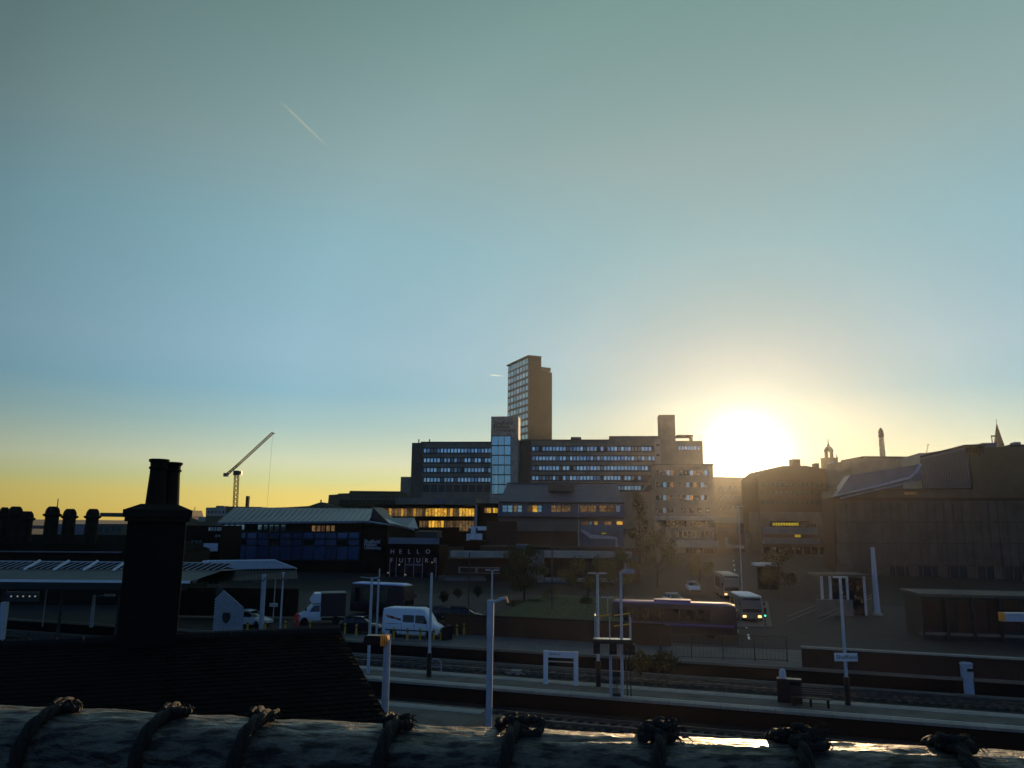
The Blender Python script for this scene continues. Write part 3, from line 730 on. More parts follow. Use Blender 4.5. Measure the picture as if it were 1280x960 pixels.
g = G(1211, 868, -1.02); e = thing('marker_drum', 'pale upright cylindrical drum beside the track at far right', 'drum', (g.x, g.y, -1.02))
hh = P(1211, 828, g.y).z+1.02; MB().lathe([(.40, 0), (.40, hh-.14), (.43, hh-.12), (.43, hh-.04), (.36, hh)], 20).build('drum', 'galv', e, smooth=True); MB().box(-.2, .2, -.46, -.41, hh-.55, hh-.35).build('slot', 'black', e)

# ------------------------------------------------------------------ bollards in the car park
bg0 = MB().path([(0, 0, 0), (0, 0, .95)], .10, 10).lathe([(.10, .95), (.085, 1.0), (.03, 1.03)], 10)
bme = bg0.mesh('bollard', 'yellow'); cme = MB().path([(0, 0, .70), (0, 0, .82)], .104, 10).mesh('band', 'black')
bl = [(431, 793), (445, 795), (492, 799), (509, 800), (525, 800), (542, 801), (551, 800), (571, 795), (580, 793.5), (589, 792)]
where = ['leftmost, before the dark hatchback', 'left of the pale pole by the dark hatchback', 'by the rear wheel of the white van', 'before the middle of the white van',
         'before the front door of the white van', 'just left of the front bumper of the van', 'just right of the front bumper of the van', 'first right of the dark litter bin', 'second right of the dark litter bin', 'last and farthest right of the litter bin']
for (px, py), wh in zip(bl, where):
    g = G(px, py); e = thing('bollard', 'yellow bollard '+wh, 'bollard', (g.x, g.y, .02), 0, 'yellow bollards along the car park')
    inst('post', bme, e); inst('band', cme, e)
for px, wh in ((309, 'before the white hatchback'), (331, 'right of the white hatchback'), (356, 'right of the slim pale pole'), (387, 'below the box van')):
    g = G(px, 790); e = thing('bollard', 'dim yellow bollard '+wh, 'bollard', (g.x, g.y, .02), 0, 'yellow bollards along the car park')
    inst('post', bme, e); inst('band', cme, e)
g = G(561, 797); e = thing('litter_bin', 'dark round litter bin between the yellow bollards', 'bin', (g.x, g.y, .02))
MB().lathe([(.2, 0), (.23, .8), (.27, .82), (.27, .9), (.2, 1.05), (.05, 1.1)], 12).build('drum', 'black', e, smooth=True); MB().box(-.12, .12, -.25, -.2, .6, .75).build('slot', 'steel_dark', e)

# ------------------------------------------------------------------ vehicles (local: x forward, y left)
def rings_from(stations):
    rs = []
    for x, zb, zbelt, zt, wb, wt in stations:
        pts = [(x, -wb*.92, zb), (x, -wb, zb+.15), (x, -wb, zbelt), (x, -wt, zt-.08), (x, -wt*.86, zt), (x, wt*.86, zt), (x, wt, zt-.08), (x, wb, zbelt), (x, wb, zb+.15), (x, wb*.92, zb)]
        rs.append(pts)
    return rs
wheel_me = None
def wheels(e, xs_, wy, r=.33, wd=.22):
    for x in xs_:
        for s in (-1, 1):
            ty = MB().lathe([(r*.6, -wd/2), (r*.93, -wd/2), (r, -wd*.35), (r, wd*.35), (r*.93, wd/2), (r*.6, wd/2)], 18).build('wheel', 'rubber', e, smooth=True)
            ty.rotation_euler = (R(90), 0, 0); ty.location = (x, s*wy, r)
            MB().lathe([(r*.58, -wd*.42), (r*.5, -wd*.30), (r*.15, -wd*.34), (r*.15, wd*.34), (r*.5, wd*.30), (r*.58, wd*.42)], 14).build('rim', 'steel', ty, smooth=True)
def side_pane(e, name, pts, lean, mat='glass_dark'):
    z0, w0, z1, w1 = lean
    for s in (-1, 1):
        k = [(x, s*(w0+(w1-w0)*(z-z0)/(z1-z0)+d), z) for d in (-.02, .012) for x, z in pts]; n = len(pts); mb = MB(); mb.v = k
        mb.f = [tuple(range(n)), tuple(range(2*n-1, n-1, -1))]+[((i+1) % n, i, n+i, n+(i+1) % n) for i in range(n)]
        mb.build(name, mat, e)
VANL = (1.2, .98, 2.52, .85)
def car(label, loc, rz, paint='car_dark', lights=False, group='cars parked before the station'):
    e = thing('parked_car', label, 'car', loc, rz, group)
    st_ = [(-2.05, .35, .62, .80, .72, .62), (-1.98, .25, .78, .95, .84, .74), (-1.75, .22, .85, 1.02, .88, .78), (-1.0, .22, .86, 1.0, .90, .80), (.55, .22, .86, .96, .90, .80), (1.2, .22, .80, .90, .90, .80), (1.85, .24, .68, .76, .86, .76), (2.08, .32, .55, .62, .74, .66)]
    MB().loft(rings_from(st_)).build('body', paint, e, smooth=True)
    gl = [(-1.80, .84, .90, .98, .76, .72), (-1.35, .84, .92, 1.38, .77, .60), (-.6, .84, .92, 1.455, .78, .62), (.1, .84, .92, 1.43, .78, .61), (.95, .80, .86, .93, .76, .70)]
    MB().loft(rings_from(gl)).build('windows', 'glass_dark', e, smooth=True)
    rr = [(-1.42, 1.33, 1.345, 1.40, .60, .54), (-.6, 1.40, 1.42, 1.475, .63, .57), (.1, 1.38, 1.40, 1.45, .62, .56), (.28, 1.33, 1.345, 1.37, .60, .54)]
    MB().loft(rings_from(rr)).build('roof', paint, e, smooth=True)
    for x in (-.55, .95):
        for s in (-1, 1):
            z1 = .90 if x > 0 else 1.39; 
    for s in (-1, 1):
        MB().path([(.98, s*.74, .92), (.20, s*.60, 1.39)], .03, 6).build('pillar', paint, e)
        MB().path([(-.35, s*.78, .92), (-.42, s*.635, 1.42)], .035, 4).build('pillar', paint, e)
        MB().box(1.92, 2.03, s*.42, s*.70, .55, .68).build('headlight', 'headlight' if lights else 'white', e)
        MB().box(-2.06, -1.98, s*.50, s*.72, .68, .82).build('tail_light', 'orange', e)
        MB().box(.72, .86, s*.86, s*1.0, .88, 1.0).build('mirror', paint, e)
    MB().box(-2.09, 2.11, -.6, .6, .24, .36).build('bumper', 'black', e)
    wheels(e, (-1.28, 1.30), .80, .31, .2)
    return e
def van(label, loc, rz):
    e = thing('parked_van', label, 'van', loc, rz)
    st_ = [(-2.75, .42, 1.15, 2.30, .93, .80), (-2.68, .34, 1.2, 2.52, .97, .84), (-2.2, .32, 1.2, 2.60, .98, .85), (.9, .32, 1.2, 2.60, .98, .85), (1.25, .32, 1.2, 2.48, .98, .84), (1.75, .32, 1.18, 1.80, .97, .82), (2.05, .32, 1.08, 1.30, .95, .82), (2.6, .36, .90, 1.05, .90, .78), (2.78, .42, .70, .82, .80, .72)]
    MB().loft(rings_from(st_)).build('body', 'van_white', e, smooth=True)
    side_pane(e, 'side_window', [(-.75, 1.38), (.35, 1.38), (.35, 2.02), (-.75, 2.02)], VANL)
    side_pane(e, 'cab_window', [(.45, 1.34), (1.55, 1.30), (1.62, 1.42), (1.3, 2.02), (.45, 2.02)], VANL)
    MB().quad((1.32, -.72, 2.36), (1.32, .72, 2.36), (2.0, .8, 1.38), (2.0, -.8, 1.38)).build('windscreen', 'glass_dark', e)
    e.children[-1].location = (.04, 0, .04)
    MB().box(-2.76, 2.80, -.80, .80, .34, .52).build('bumper', 'black', e)
    for s in (-1, 1):
        MB().box(2.55, 2.70, s*.55, s*.84, .72, .92).build('headlight', 'white', e)
        MB().box(1.42, 1.58, s*1.0, s*1.22, 1.32, 1.58).build('mirror', 'black', e)
        MB().box(-2.77, -2.7, s*.75, s*.92, 1.0, 1.45).build('tail_light', 'orange', e)
        MB().box(-2.4, 2.3, s*.98, s*1.0, .62, .72).build('side_strip', 'black', e)
    for k, (x, mt_) in enumerate(((-2.2, 'orange'), (-1.85, 'letter_dark'), (-1.5, 'orange'), (-1.2, 'letter_dark'))):
        side_pane(e, 'decal', [(x-.3, 1.98-k*.07), (x+.25, 1.92-k*.08), (x+.3, 1.72-k*.07), (x+.02, 1.70-k*.05)], VANL, mt_)
    for s in (-1, 1):
        for x in (-.82, .40, 1.62): MB().box(x-.012, x+.012, s*.972, s*.99, .45, 1.25).build('door_seam', 'black', e)
        MB().box(-2.3, -.85, s*.975, s*.995, 1.20, 1.235).build('door_rail', 'black', e); MB().box(.3, .36, s*.985, s*1.01, 1.08, 1.14).build('door_handle', 'black', e)
        for x in (-1.65, 1.85): MB().lathe([(.46, -.01), (.46, .012), (.40, .012), (.40, -.01)], 18).build('wheel_arch', 'black', e); e.children[-1].rotation_euler = (R(90), 0, 0); e.children[-1].location = (x, s*.985, .40)
    wheels(e, (-1.65, 1.85), .90, .36, .24)
    return e
def coach(label, loc, rz, L_=12.0, hh=3.3, paint='bus_dark', roofc='bus_blue', lights=False, name='parked_bus', pod=True, trim=None):
    e = thing(name, label, 'bus', loc, rz)
    a, b = -L_/2, L_/2
    st_ = [(a, .4, 1.3, hh-.15, 1.18, 1.05), (a+.12, .3, 1.3, hh-.08, 1.25, 1.14), (b-.5, .3, 1.3, hh-.08, 1.25, 1.14), (b-.1, .3, 1.3, hh-.2, 1.23, 1.1), (b, .36, 1.3, hh-.7, 1.16, 1.0)]
    MB().loft(rings_from(st_)).build('body', paint, e, smooth=True)
    st_ = [(a+.15, hh-.22, hh-.15, hh-.02, 1.17, 1.0), (b-.8, hh-.22, hh-.15, hh, 1.17, 1.0), (b-.35, hh-.28, hh-.22, hh-.12, 1.12, .95)]
    MB().loft(rings_from(st_)).build('roof', roofc, e, smooth=True)
    nW = int((L_-2)/1.45)
    for i in range(nW):
        x = a+.6+i*1.45; side_pane(e, 'side_window', [(x, 1.45), (x+1.36, 1.45), (x+1.36, hh-.55), (x, hh-.55)], (1.3, 1.25, hh-.16, 1.14))
    MB().quad((b+.03, -1.0, 1.15), (b+.03, 1.0, 1.15), (b-.07, .92, hh-.55), (b-.07, -.92, hh-.55)).build('windscreen', 'glass_dark', e)
    MB().quad((b-.02, -.95, hh-.50), (b-.02, .95, hh-.50), (b-.06, .9, hh-.28), (b-.06, -.9, hh-.28)).build('destination_blind', 'black', e)
    if trim: side_pane(e, 'trim_stripe', [(a+.2, 1.05), (b-.3, 1.05), (b-.3, 1.25), (a+.2, 1.25)], (.45, 1.25, 1.3, 1.25), trim)
    for s in (-1, 1):
        MB().box(b-.04, b+.05, s*.62, s*.98, .62, .84).build('headlight', 'headlight' if lights else 'white', e)
        MB().box(b+.02, b+.2, s*1.2, s*1.36, 1.9, 2.3).build('mirror', 'black', e)
    MB().box(b-.05, b+.08, -1.1, 1.1, .3, .52).build('bumper', 'black', e)
    if pod: MB().box(-1.8, 1.6, -.7, .7, hh, hh+.22).build('roof_unit', roofc, e)
    wheels(e, (a+2.6, b-2.4), 1.08, .48, .28)
    return e
def boxvan(label, loc, rz):
    e = thing('box_van', label, 'van', loc, rz)
    st_ = [(-.2, .4, 1.1, 2.0, .98, .85), (.55, .36, 1.1, 2.05, .98, .84), (1.0, .36, 1.05, 1.75, .97, .82), (1.4, .36, 1.0, 1.25, .96, .82), (2.1, .38, .88, 1.0, .92, .8), (2.25, .45, .65, .75, .85, .75)]
    MB().loft(rings_from(st_)).build('cab', 'van_white', e, smooth=True)
    side_pane(e, 'cab_window', [(.0, 1.25), (1.0, 1.25), (.6, 1.85), (.0, 1.85)], (1.1, .98, 1.97, .85))
    MB().quad((.68, -.74, 1.92), (.68, .74, 1.92), (1.38, .82, 1.26), (1.38, -.82, 1.26)).build('windscreen', 'glass_dark', e).location = (.03, 0, .03)
    MB().box(-2.6, -.1, -1.08, 1.08, .75, 3.05).build('load_box', 'bus_dark', e)
    MB().ext([(-.09, 2.1), (.75, 2.1), (1.0, 2.35), (.55, 3.05), (-.09, 3.05)], -1.06, 1.06).build('luton_pod', 'van_white', e)
    MB().box(-2.62, -.1, -1.1, 1.1, 3.05, 3.12).build('roof_edge', 'coping', e)
    for s in (-1, 1): MB().box(2.1, 2.27, s*.55, s*.85, .68, .86).build('headlight', 'headlight' if s > 0 else 'white', e)
    MB().box(-2.55, 2.3, -.8, .8, .36, .55).build('bumper', 'black', e)
    wheels(e, (-1.7, 1.45), .86, .36, .24)
    return e
def gp(px, py, z=.02): q = G(px, py, z); return (q.x, q.y, z)
van('white panel van with orange and dark decals, parked behind the yellow bollards', gp(517, 796), R(-14))
car('dark hatchback parked left of the white van, in front of the coach', gp(452, 791), R(-10), 'car_dark')
car('white hatchback poking out from behind the louvred screen', gp(313, 782), R(-20), 'car_white')
boxvan('white luton box van facing left, beside the person in red', gp(398, 779), R(196))
coach('dark coach with a pale blue roof, parked behind the white van', gp(477, 768), R(-22), 7.0, 3.5, 'bus_dark', 'bus_blue', pod=False)
car('dark car with a pale gleaming roof, directly behind the white van', (*P(531, 768, 81)[:2], .55), R(-8), 'car_dark')
car('dark car with a gleaming windscreen, behind the nose of the white van', (*P(560, 768, 81)[:2], .55), R(-8), 'car_dark')
car('dark car right of the white van, rightmost of the three behind the wall', (*P(582, 768, 81)[:2], .55), R(-8), 'car_dark')
coach('long dark single deck bus with violet roof line, before the lawn', gp(843, 794), R(-14), 11.6, 3.1, 'bus_dark', 'bus_violet', trim='bus_violet')
coach('tall grey bus with headlights on, coming down the climbing road', gp(909, 746), R(-97), 9.0, 3.5, 'bus_grey', 'bus_grey', lights=True, pod=False)
coach('grey minibus with headlights on, waiting at the bottom of the road', gp(933, 775), R(-95), 6.2, 2.9, 'bus_grey', 'white', lights=True, pod=False, name='minibus')
car('small white car parked at the top of the lawn beyond the long bus', (*P(842, 746, 104)[:2], .2), R(-80), 'car_white')
car('pale car on the road, beyond the grey bus', (*P(866, 735, 122)[:2], .5), R(-95), 'car_white', lights=False)
# traffic signal
g = G(957, 784); e = thing('traffic_light', 'black traffic signal showing green beside the minibus', 'traffic light', (g.x, g.y, 0), R(-5))
MB().path([(0, 0, 0), (0, 0, 2.0)], .06, 8).build('pole', 'steel_dark', e); hd = MB().box(-.14, .14, -.1, .1, 1.0, 1.95).build('signal_head', 'black', e)
for i, mt_ in enumerate(('green_lamp', 'black', 'black')):
    o = MB().lathe([(.095, 0), (.09, .03), (.05, .05)], 12).build('lens', mt_, hd); o.rotation_euler = (R(90), 0, 0); o.location = (0, -.1, 1.17+i*.3)

# ------------------------------------------------------------------ person in red
def person(label, loc, rz):
    J = dict(pel=(0, 0, .96), sp=(0, .01, 1.18), ch=(0, .0, 1.36), nk=(0, 0, 1.50), hd=(0, -.02, 1.60), ht=(0, -.01, 1.76),
             sl=(.19, 0, 1.42), el=(.27, .04, 1.15), wl=(.25, -.10, .93), hl=(.24, -.13, .84), sr=(-.19, 0, 1.42), er=(-.28, .05, 1.14), wr=(-.24, -.12, .95), hr=(-.22, -.16, .87),
             kl=(.11, -.07, .52), al=(.12, .03, .09), tl=(.13, -.14, .04), kr=(-.11, .0, .52), ar=(-.13, .12, .10), tr=(-.14, -.04, .04), hpl=(.1, 0, .90), hpr=(-.1, 0, .90))
    Rd = dict(pel=.15, sp=.14, ch=.16, nk=.06, hd=.095, ht=.075, sl=.075, el=.055, wl=.042, hl=.035, sr=.075, er=.055, wr=.042, hr=.035, kl=.07, al=.05, tl=.04, kr=.07, ar=.05, tr=.04, hpl=.1, hpr=.1)
    E_ = [('pel', 'sp'), ('sp', 'ch'), ('ch', 'nk'), ('nk', 'hd'), ('hd', 'ht'), ('ch', 'sl'), ('sl', 'el'), ('el', 'wl'), ('wl', 'hl'), ('ch', 'sr'), ('sr', 'er'), ('er', 'wr'), ('wr', 'hr'), ('pel', 'hpl'), ('hpl', 'kl'), ('kl', 'al'), ('al', 'tl'), ('pel', 'hpr'), ('hpr', 'kr'), ('kr', 'ar'), ('ar', 'tr')]
    V = dict((k, list(v)) for k, v in J.items()); names = list(V)
    verts = [V[k] for k in names]; edges = [(names.index(a), names.index(b)) for a, b in E_]; radii = [Rd[k] for k in names]
    for h_, s in (('hl', 1), ('hr', -1)):            # five fingers on each hand
        hx, hy, hz_ = V[h_]
        for i, (dx, ln) in enumerate(((-.028, .065), (-.009, .08), (.01, .075), (.028, .06))):
            k = len(verts); verts += [[hx+s*.0+dx*.6, hy-.005+i*.006, hz_-.045], [hx+dx*.8, hy-.02+i*.008, hz_-.045-ln]]; radii += [.009, .008]
            edges += [(names.index(h_), k), (k, k+1)]
        k = len(verts); verts += [[hx-s*.03, hy-.03, hz_-.01], [hx-s*.035, hy-.055, hz_-.05]]; radii += [.010, .009]; edges += [(names.index(h_), k), (k, k+1)]
    me = bpy.data.meshes.new('body'); me.from_pydata(verts, edges, [])
    o = bpy.data.objects.new('tmp', me); COL.objects.link(o)
    md = o.modifiers.new('s', 'SKIN'); md.use_smooth_shade = True
    for i, sv in enumerate(me.skin_vertices[0].data): sv.radius = (radii[i], radii[i]*.85); sv.use_root = (i == 0)
    o.modifiers.new('d', 'SUBSURF').levels = 1
    bpy.context.view_layer.update()
    m2_ = bpy.data.meshes.new_from_object(o.evaluated_get(bpy.context.evaluated_depsgraph_get())); bpy.data.objects.remove(o)
    m2_.materials.clear()
    for q in ('red', 'skin', 'black'): m2_.materials.append(MT[q])
    for p in m2_.polygons:
        z = p.center.z; p.use_smooth = True
        p.material_index = 1 if z > 1.5 or (z < .93 and abs(p.center.x) > .19) else (2 if z < .11 else 0)
    e = thing('person', label, 'person', loc, rz)
    b_ = bpy.data.objects.new('body', m2_); COL.objects.link(b_); b_.parent = e
    MB().lathe([(.10, 1.66), (.112, 1.72), (.10, 1.79), (.06, 1.83), (.01, 1.84)], 12, 0, .01).build('hair', 'hair', e, smooth=True)
    MB().path([(0, -.105, 1.665), (0, -.135, 1.64), (0, -.11, 1.63)], [.008, .016, .012], 6).build('nose', 'skin', e)
    for s in (-1, 1):
        MB().lathe([(.004, -.012), (.012, 0), (.004, .012)], 8, s*.035, -.098).build('eye', 'black', e).location = (0, 0, 1.675)
        MB().path([(s*.095, 0, 1.62), (s*.108, .01, 1.65), (s*.1, .012, 1.68)], [.012, .016, .01], 6).build('ear', 'skin', e)
    MB().box(-.03, .03, -.112, -.10, 1.585, 1.595).build('mouth', 'orange', e)
    return e
person('person in red jacket and red trousers standing by the box van', gp(370.5, 788), R(20))

# ------------------------------------------------------------------ trees
def tree(name, label, px, base, Y, topy, wpx, leafm, n=1600, leaf=.42, z0=None, trunk_r=.16, clumps=16, shape='round', seed=1, group='trees before the concrete podium'):
    rnd = random.Random(seed)
    g = P(px, base, Y); z0 = hgt(g.x, Y) if z0 is None else z0
    top = P(px, topy, Y).z - z0; wd = wpx*Y/F/2
    e = thing(name, label, 'tree', (g.x, Y, z0), 0, group)
    mb = MB(); mb.path([(0, 0, 0), (.1, 0, top*.35), (-.05, .1, top*.65), (.1, 0, top*.92)], [trunk_r, trunk_r*.75, trunk_r*.45, .03], 8)
    cl = []
    for i in range(clumps):
        a = rnd.uniform(0, 6.28); hh = rnd.uniform(.34, 1.0)
        if shape == 'round': rr = wd*math.sqrt(max(0, 1-((hh-.62)/.42)**2))*rnd.uniform(.35, .95)
        else: rr = wd*(1.05-hh)*rnd.uniform(.4, 1.0)+.15
        c = Vector((math.cos(a)*rr, math.sin(a)*rr, top*hh*.97)); cl.append((c, wd*rnd.uniform(.2, .42)))
        b0_ = Vector((0, 0, top*hh*.55)); mb.path([b0_, b0_.lerp(c, .55)+Vector((0, 0, -.2)), c], [trunk_r*.4, trunk_r*.22, .015], 5)
    mb.build('trunk', 'bark', e)
    lf = MB()
    for i in range(int(n*1.9)):
        c, rad = rnd.choice(cl)
        d = Vector((rnd.gauss(0, 1), rnd.gauss(0, 1), rnd.gauss(0, .8))); d = d.normalized()*rad*rnd.random()**.45
        p = c+d; s = leaf*rnd.uniform(.4, 1.0)
        u = Vector((rnd.gauss(0, 1), rnd.gauss(0, 1), rnd.gauss(0, 1))).normalized(); v = u.cross(Vector((rnd.gauss(0, 1), rnd.gauss(0, 1), rnd.gauss(0, 1)))).normalized()
        lf.quad(p-u*s*.5, p+v*s*.22, p+u*s*.5, p-v*s*.22)
    lf.build('crown', leafm, e)
    return e
tree('tree', 'dark leafy tree between the pale slab band and the column block', 655, 752, 108, 686, 62, 'leaf', 2600, .5, seed=3)
tree('tree', 'olive green tree in front of the dark opening under the podium', 735, 752, 110, 694, 66, 'leaf_gold', 1500, .45, seed=4)
tree('tree', 'golden tree at the right end of the podium slab', 778, 752, 112, 690, 42, 'leaf_gold', 1300, .45, seed=5)
tree('conifer_tree', 'tall dark conifer against the outside stair of the beige block', 800, 700, 165, 612, 34, 'leaf_dark', 2200, .6, shape='cone', seed=6, group=None)
tree('tree', 'spreading green tree at the foot of the beige block', 822, 735, 130, 668, 60, 'leaf', 2200, .5, seed=8)
tree('tree', 'small golden tree beside the climbing road, left of the street lamp', 875, 735, 140, 694, 34, 'leaf_gold', 1200, .45, seed=9)
tree('tree', 'dark tree right of the climbing road, behind the green signal', 975, 760, 120, 688, 44, 'leaf_dark', 1800, .5, seed=10)
tree('tree', 'slender young tree on the lawn, by the dark slim pole', 688, 770, 95, 735, 20, 'leaf_gold', 350, .25, seed=11, trunk_r=.06)
def shrub(label, px, base, Y, hpx, wpx, mat, seed, n=500):
    rnd = random.Random(seed); g = P(px, base, Y); z0 = g.z
    e = thing('shrub', label, 'shrub', g, 0, 'shrubs along the lawn'); hh = hpx*Y/F; wd = wpx*Y/F/2
    mb = MB()
    for i in range(6):
        a = rnd.uniform(0, 6.28); mb.path([(0, 0, -.2), (math.cos(a)*wd*.5, math.sin(a)*wd*.5, hh*.8)], [.04, .015], 5)
    mb.build('stem', 'bark', e); lf = MB()
    for i in range(n):
        d = Vector((rnd.gauss(0, 1), rnd.gauss(0, 1), rnd.gauss(0, 1))).normalized()*rnd.random()**.4
        p = Vector((d.x*wd*rnd.uniform(.7, 1.1), d.y*wd*.6, hh*.5+d.z*hh*.5*rnd.uniform(.75, 1.15))); s = rnd.uniform(.12, .3)
        u = Vector((rnd.gauss(0, 1), rnd.gauss(0, 1), rnd.gauss(0, 1))).normalized(); v = u.cross(Vector((rnd.gauss(0, 1), rnd.gauss(0, 1), .3))).normalized()
        lf.quad(p-u*s*.5, p+v*s*.25, p+u*s*.5, p-v*s*.25)
    lf.build('foliage', mat, e)
shrub('dark rounded shrub at the left end of the hedge row, behind the van', 555, 752, 98, 13, 13, 'leaf_dark', 1)
shrub('dark rounded shrub, second from the left above the silver cars', 572, 747, 102, 12, 12, 'leaf_dark', 2)
shrub('dark rounded shrub beside the dark slim pole above the silver cars', 597, 745, 104, 12, 12, 'leaf_dark', 3)
shrub('low wide green shrub under the dark leafy tree', 650, 760, 92, 10, 36, 'leaf', 4, 900)
shrub('low wide green shrub beside the slender young tree', 670, 759, 92, 10, 30, 'leaf', 5, 800)
shrub('round shrub at the right end of the lawn, left of the long bus', 733, 758, 90, 12, 18, 'leaf', 6, 500)
shrub('bushy plant on the track edge beyond the island platform', 830, 840, 58, 24, 40, 'leaf', 7, 1200)
shrub('bushy plant growing by the track right of the signal platform', 800, 842, 58, 26, 30, 'leaf_gold', 8, 900)

# ------------------------------------------------------------------ blue glass building
bb = B('glass_fronted_building', 'blue glazed building with a long ribbed metal roof, left of centre', 'building', 279, 150, -7, -.3)
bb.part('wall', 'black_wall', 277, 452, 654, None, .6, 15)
xe0, zev = bb.L(272, 653, -1.0); xe1, zev1 = bb.L(461, 651, -1.0); xr0, zrg = bb.L(294, 634.5, 9); xr1, _ = bb.L(472, 634, 9)
mb = MB(); mb.quad((xe0, -1, zev), (xe1, -1, zev1), (xr1, 9, zrg), (xr0, 9, zrg)); mb.quad((xe0, -1, zev-.35), (xe1, -1, zev1-.35), (xr1, 9, zrg-.35), (xr0, 9, zrg-.35)); mb.quad((xe0, -1, zev-.35), (xe1, -1, zev1-.35), (xe1, -1, zev1), (xe0, -1, zev))
mb.quad((xr0, 9, zrg), (xr1, 9, zrg), (xr1, 19, zev), (xr0, 19, zev))
rf = mb.build('roof', 'metal_roof', bb.e)
NS = 27
for i in range(NS+1):
    f = i/NS; a = Vector((xe0, -1.0, zev)).lerp(Vector((xe1, -1.0, zev1)), f); b = Vector((xr0, 9, zrg)).lerp(Vector((xr1, 9, zrg)), f)
    MB().path([a+Vector((0, 0, .06)), b+Vector((0, 0, .06))], .09, 4).build('seam', 'metal_roof', rf)
cols = frange(279, 449, 13); rows = [665, 673.5, 685, 701]
ys_ = [(666, 673), (674.5, 681.5), (682.5, 699.5)]
k = 0
panels = {}
for i in range(12):
    for j, (p0, p1) in enumerate(ys_):
        q0, q1 = cols[i]+.6, cols[i+1]-.6
        dark = (j == 1 and i in (1, 4, 7, 10))
        x0, x1, z0, z1 = bb.rect(q0, q1, p0, p1, .5)
        MB().box(x0, x1, .44, .56, z0, z1).build('glass_panel', 'glass_dark' if dark else 'glass_blue', bb.e)
for px in cols: bb.part('mullion', 'steel_dark', px-.45, px+.45, 664.5, 700.5, .3, .6)
for py in (664.5, 673.8, 682, 700): bb.part('transom', 'steel_dark', 278, 450, py-.35, py+.35, .32, .58)
for px in (283, 290, 297, 303, 325, 332): bb.part('window', 'glass', px-2.3, px+2.3, 656, 662, .5, .65)
for px in (339, 346, 354): bb.part('window', 'glass_teal', px-2.6, px+2.6, 656, 664, .5, .65)
for px in (392, 398, 404, 410, 416): bb.part('window', 'lit_dim', px-2, px+2, 657, 664, .5, .65)
# dark wing at right with lettering, low roofs
bb.part('end_wing', 'black_wall', 452, 484, 657, None, .8, 14)
a = bb.L(461, 652, -1); b = bb.L(500, 658, -1); c = bb.L(518, 662, -1)
mb = MB(); mb.path([(a[0], -1, a[1]), (b[0], -1, b[1]), (c[0], -1, c[1])], .14, 6); mb.build('eaves', 'steel', bb.e)
p0 = bb.L(472, 634.5, 5); p1 = bb.L(487, 655, 2); p2 = bb.L(462, 652, 2)
MB().ext([(p2[0], p2[1]), (p1[0], p1[1]), (p0[0], p0[1])], 2, 9).build('gable', 'steel_dark', bb.e)
r = bb.L(461, 650, 0)
for s_, py, sz in (('Sheffield', 679.0, .95), ('Hallam', 682.8, .95), ('University', 686.4, .8)):
    x, z = bb.L(455, py, .7); x2, _ = bb.L(455+{'Sheffield': 19.5, 'Hallam': 15, 'University': 21}[s_], py, .7)
    text('lettering', s_, sz, bb.e, (x, .74, z), 'letter_white', .03, width=x2-x)
# white house like block at the left of it
wb = B('white_framed_building', 'dark building with white framed windows beside the tall chimney', 'building', 250, 130, 0, -.3)
wb.part('wall', 'black_wall', 232, 277, 657, None, 0, 10)
for px in (262, 265.5, 269, 272.5, 275.5): wb.part('window', 'glass', px-1.2, px+1.2, 659, 663.5, -.1, .05)
for px in (270, 274): wb.part('window', 'glass', px-1.2, px+1.2, 668.5, 671.5, -.1, .05)
for i in range(3):
    for j in range(3): wb.part('window', 'glass_teal', 238.5+i*5, 242.5+i*5, 675+j*5.4, 679.6+j*5.4, -.1, .05)
wb.part('panel', 'galv', 254, 272, 679, 689, -.08, .05)

# HELLO FUTURE entrance block
hf = B('entrance_block', 'dark entrance block with two rows of pale capital letters over its doors', 'building', 515, 142, -3, -.2)
hf.part('wall', 'black_wall', 484, 549, 683, None, 0, 12)
hf.part('parapet', 'metal_roof', 485.5, 548.5, 672.5, 680, -.3, .2); hf.part('upper_wall', 'steel_dark', 519, 546, 664, 672.3, 3, 10); hf.part('fascia', 'black_wall', 485.5, 549, 680.2, 683, -.1, .3)
a, b, c, d_ = hf.L(481, 647.5, 6), hf.L(518, 647, 6), hf.L(509, 659, 1), hf.L(486, 653, 1)
mb = MB(); mb.quad((a[0], 6, a[1]), (b[0], 6, b[1]), (c[0], 1, c[1]), (d_[0], 1, d_[1])); mb.quad((b[0], 6, b[1]), (c[0], 1, c[1]), (c[0]+1.2, 6, c[1]-.3)); mb.build('roof', 'metal_roof', hf.e)
for i, ch_ in enumerate('HELLO'):
    x, z = hf.L(487.7+i*11, 692, -.05); text('lettering', ch_, 1.08, hf.e, (x, -.06, z), 'letter_white', .05)
for i, ch_ in enumerate('FUTURE'):
    x, z = hf.L(487.7+i*10.8, 703, -.05); text('lettering', ch_, 1.08, hf.e, (x, -.06, z), 'letter_white', .05)
for px in (487, 495, 506, 517, 528, 545): hf.part('mullion', 'steel', px-.2, px+.2, 697, 724, -.12, .02)
for px0, px1 in ((488, 494), (496, 505), (507, 527), (529, 544)): hf.part('door', 'glass_dark', px0, px1, 707, None, -.05, .05)
hf.part('door_head', 'metal_roof', 506, 527, 705, 707, -.2, .05)
for px, py in ((485, 716), (499, 706), (506.5, 718.5), (540, 703)): hf.part('lamp', 'lampglow', px-.8, px+.8, py-.8, py+.8, -.3, -.15)

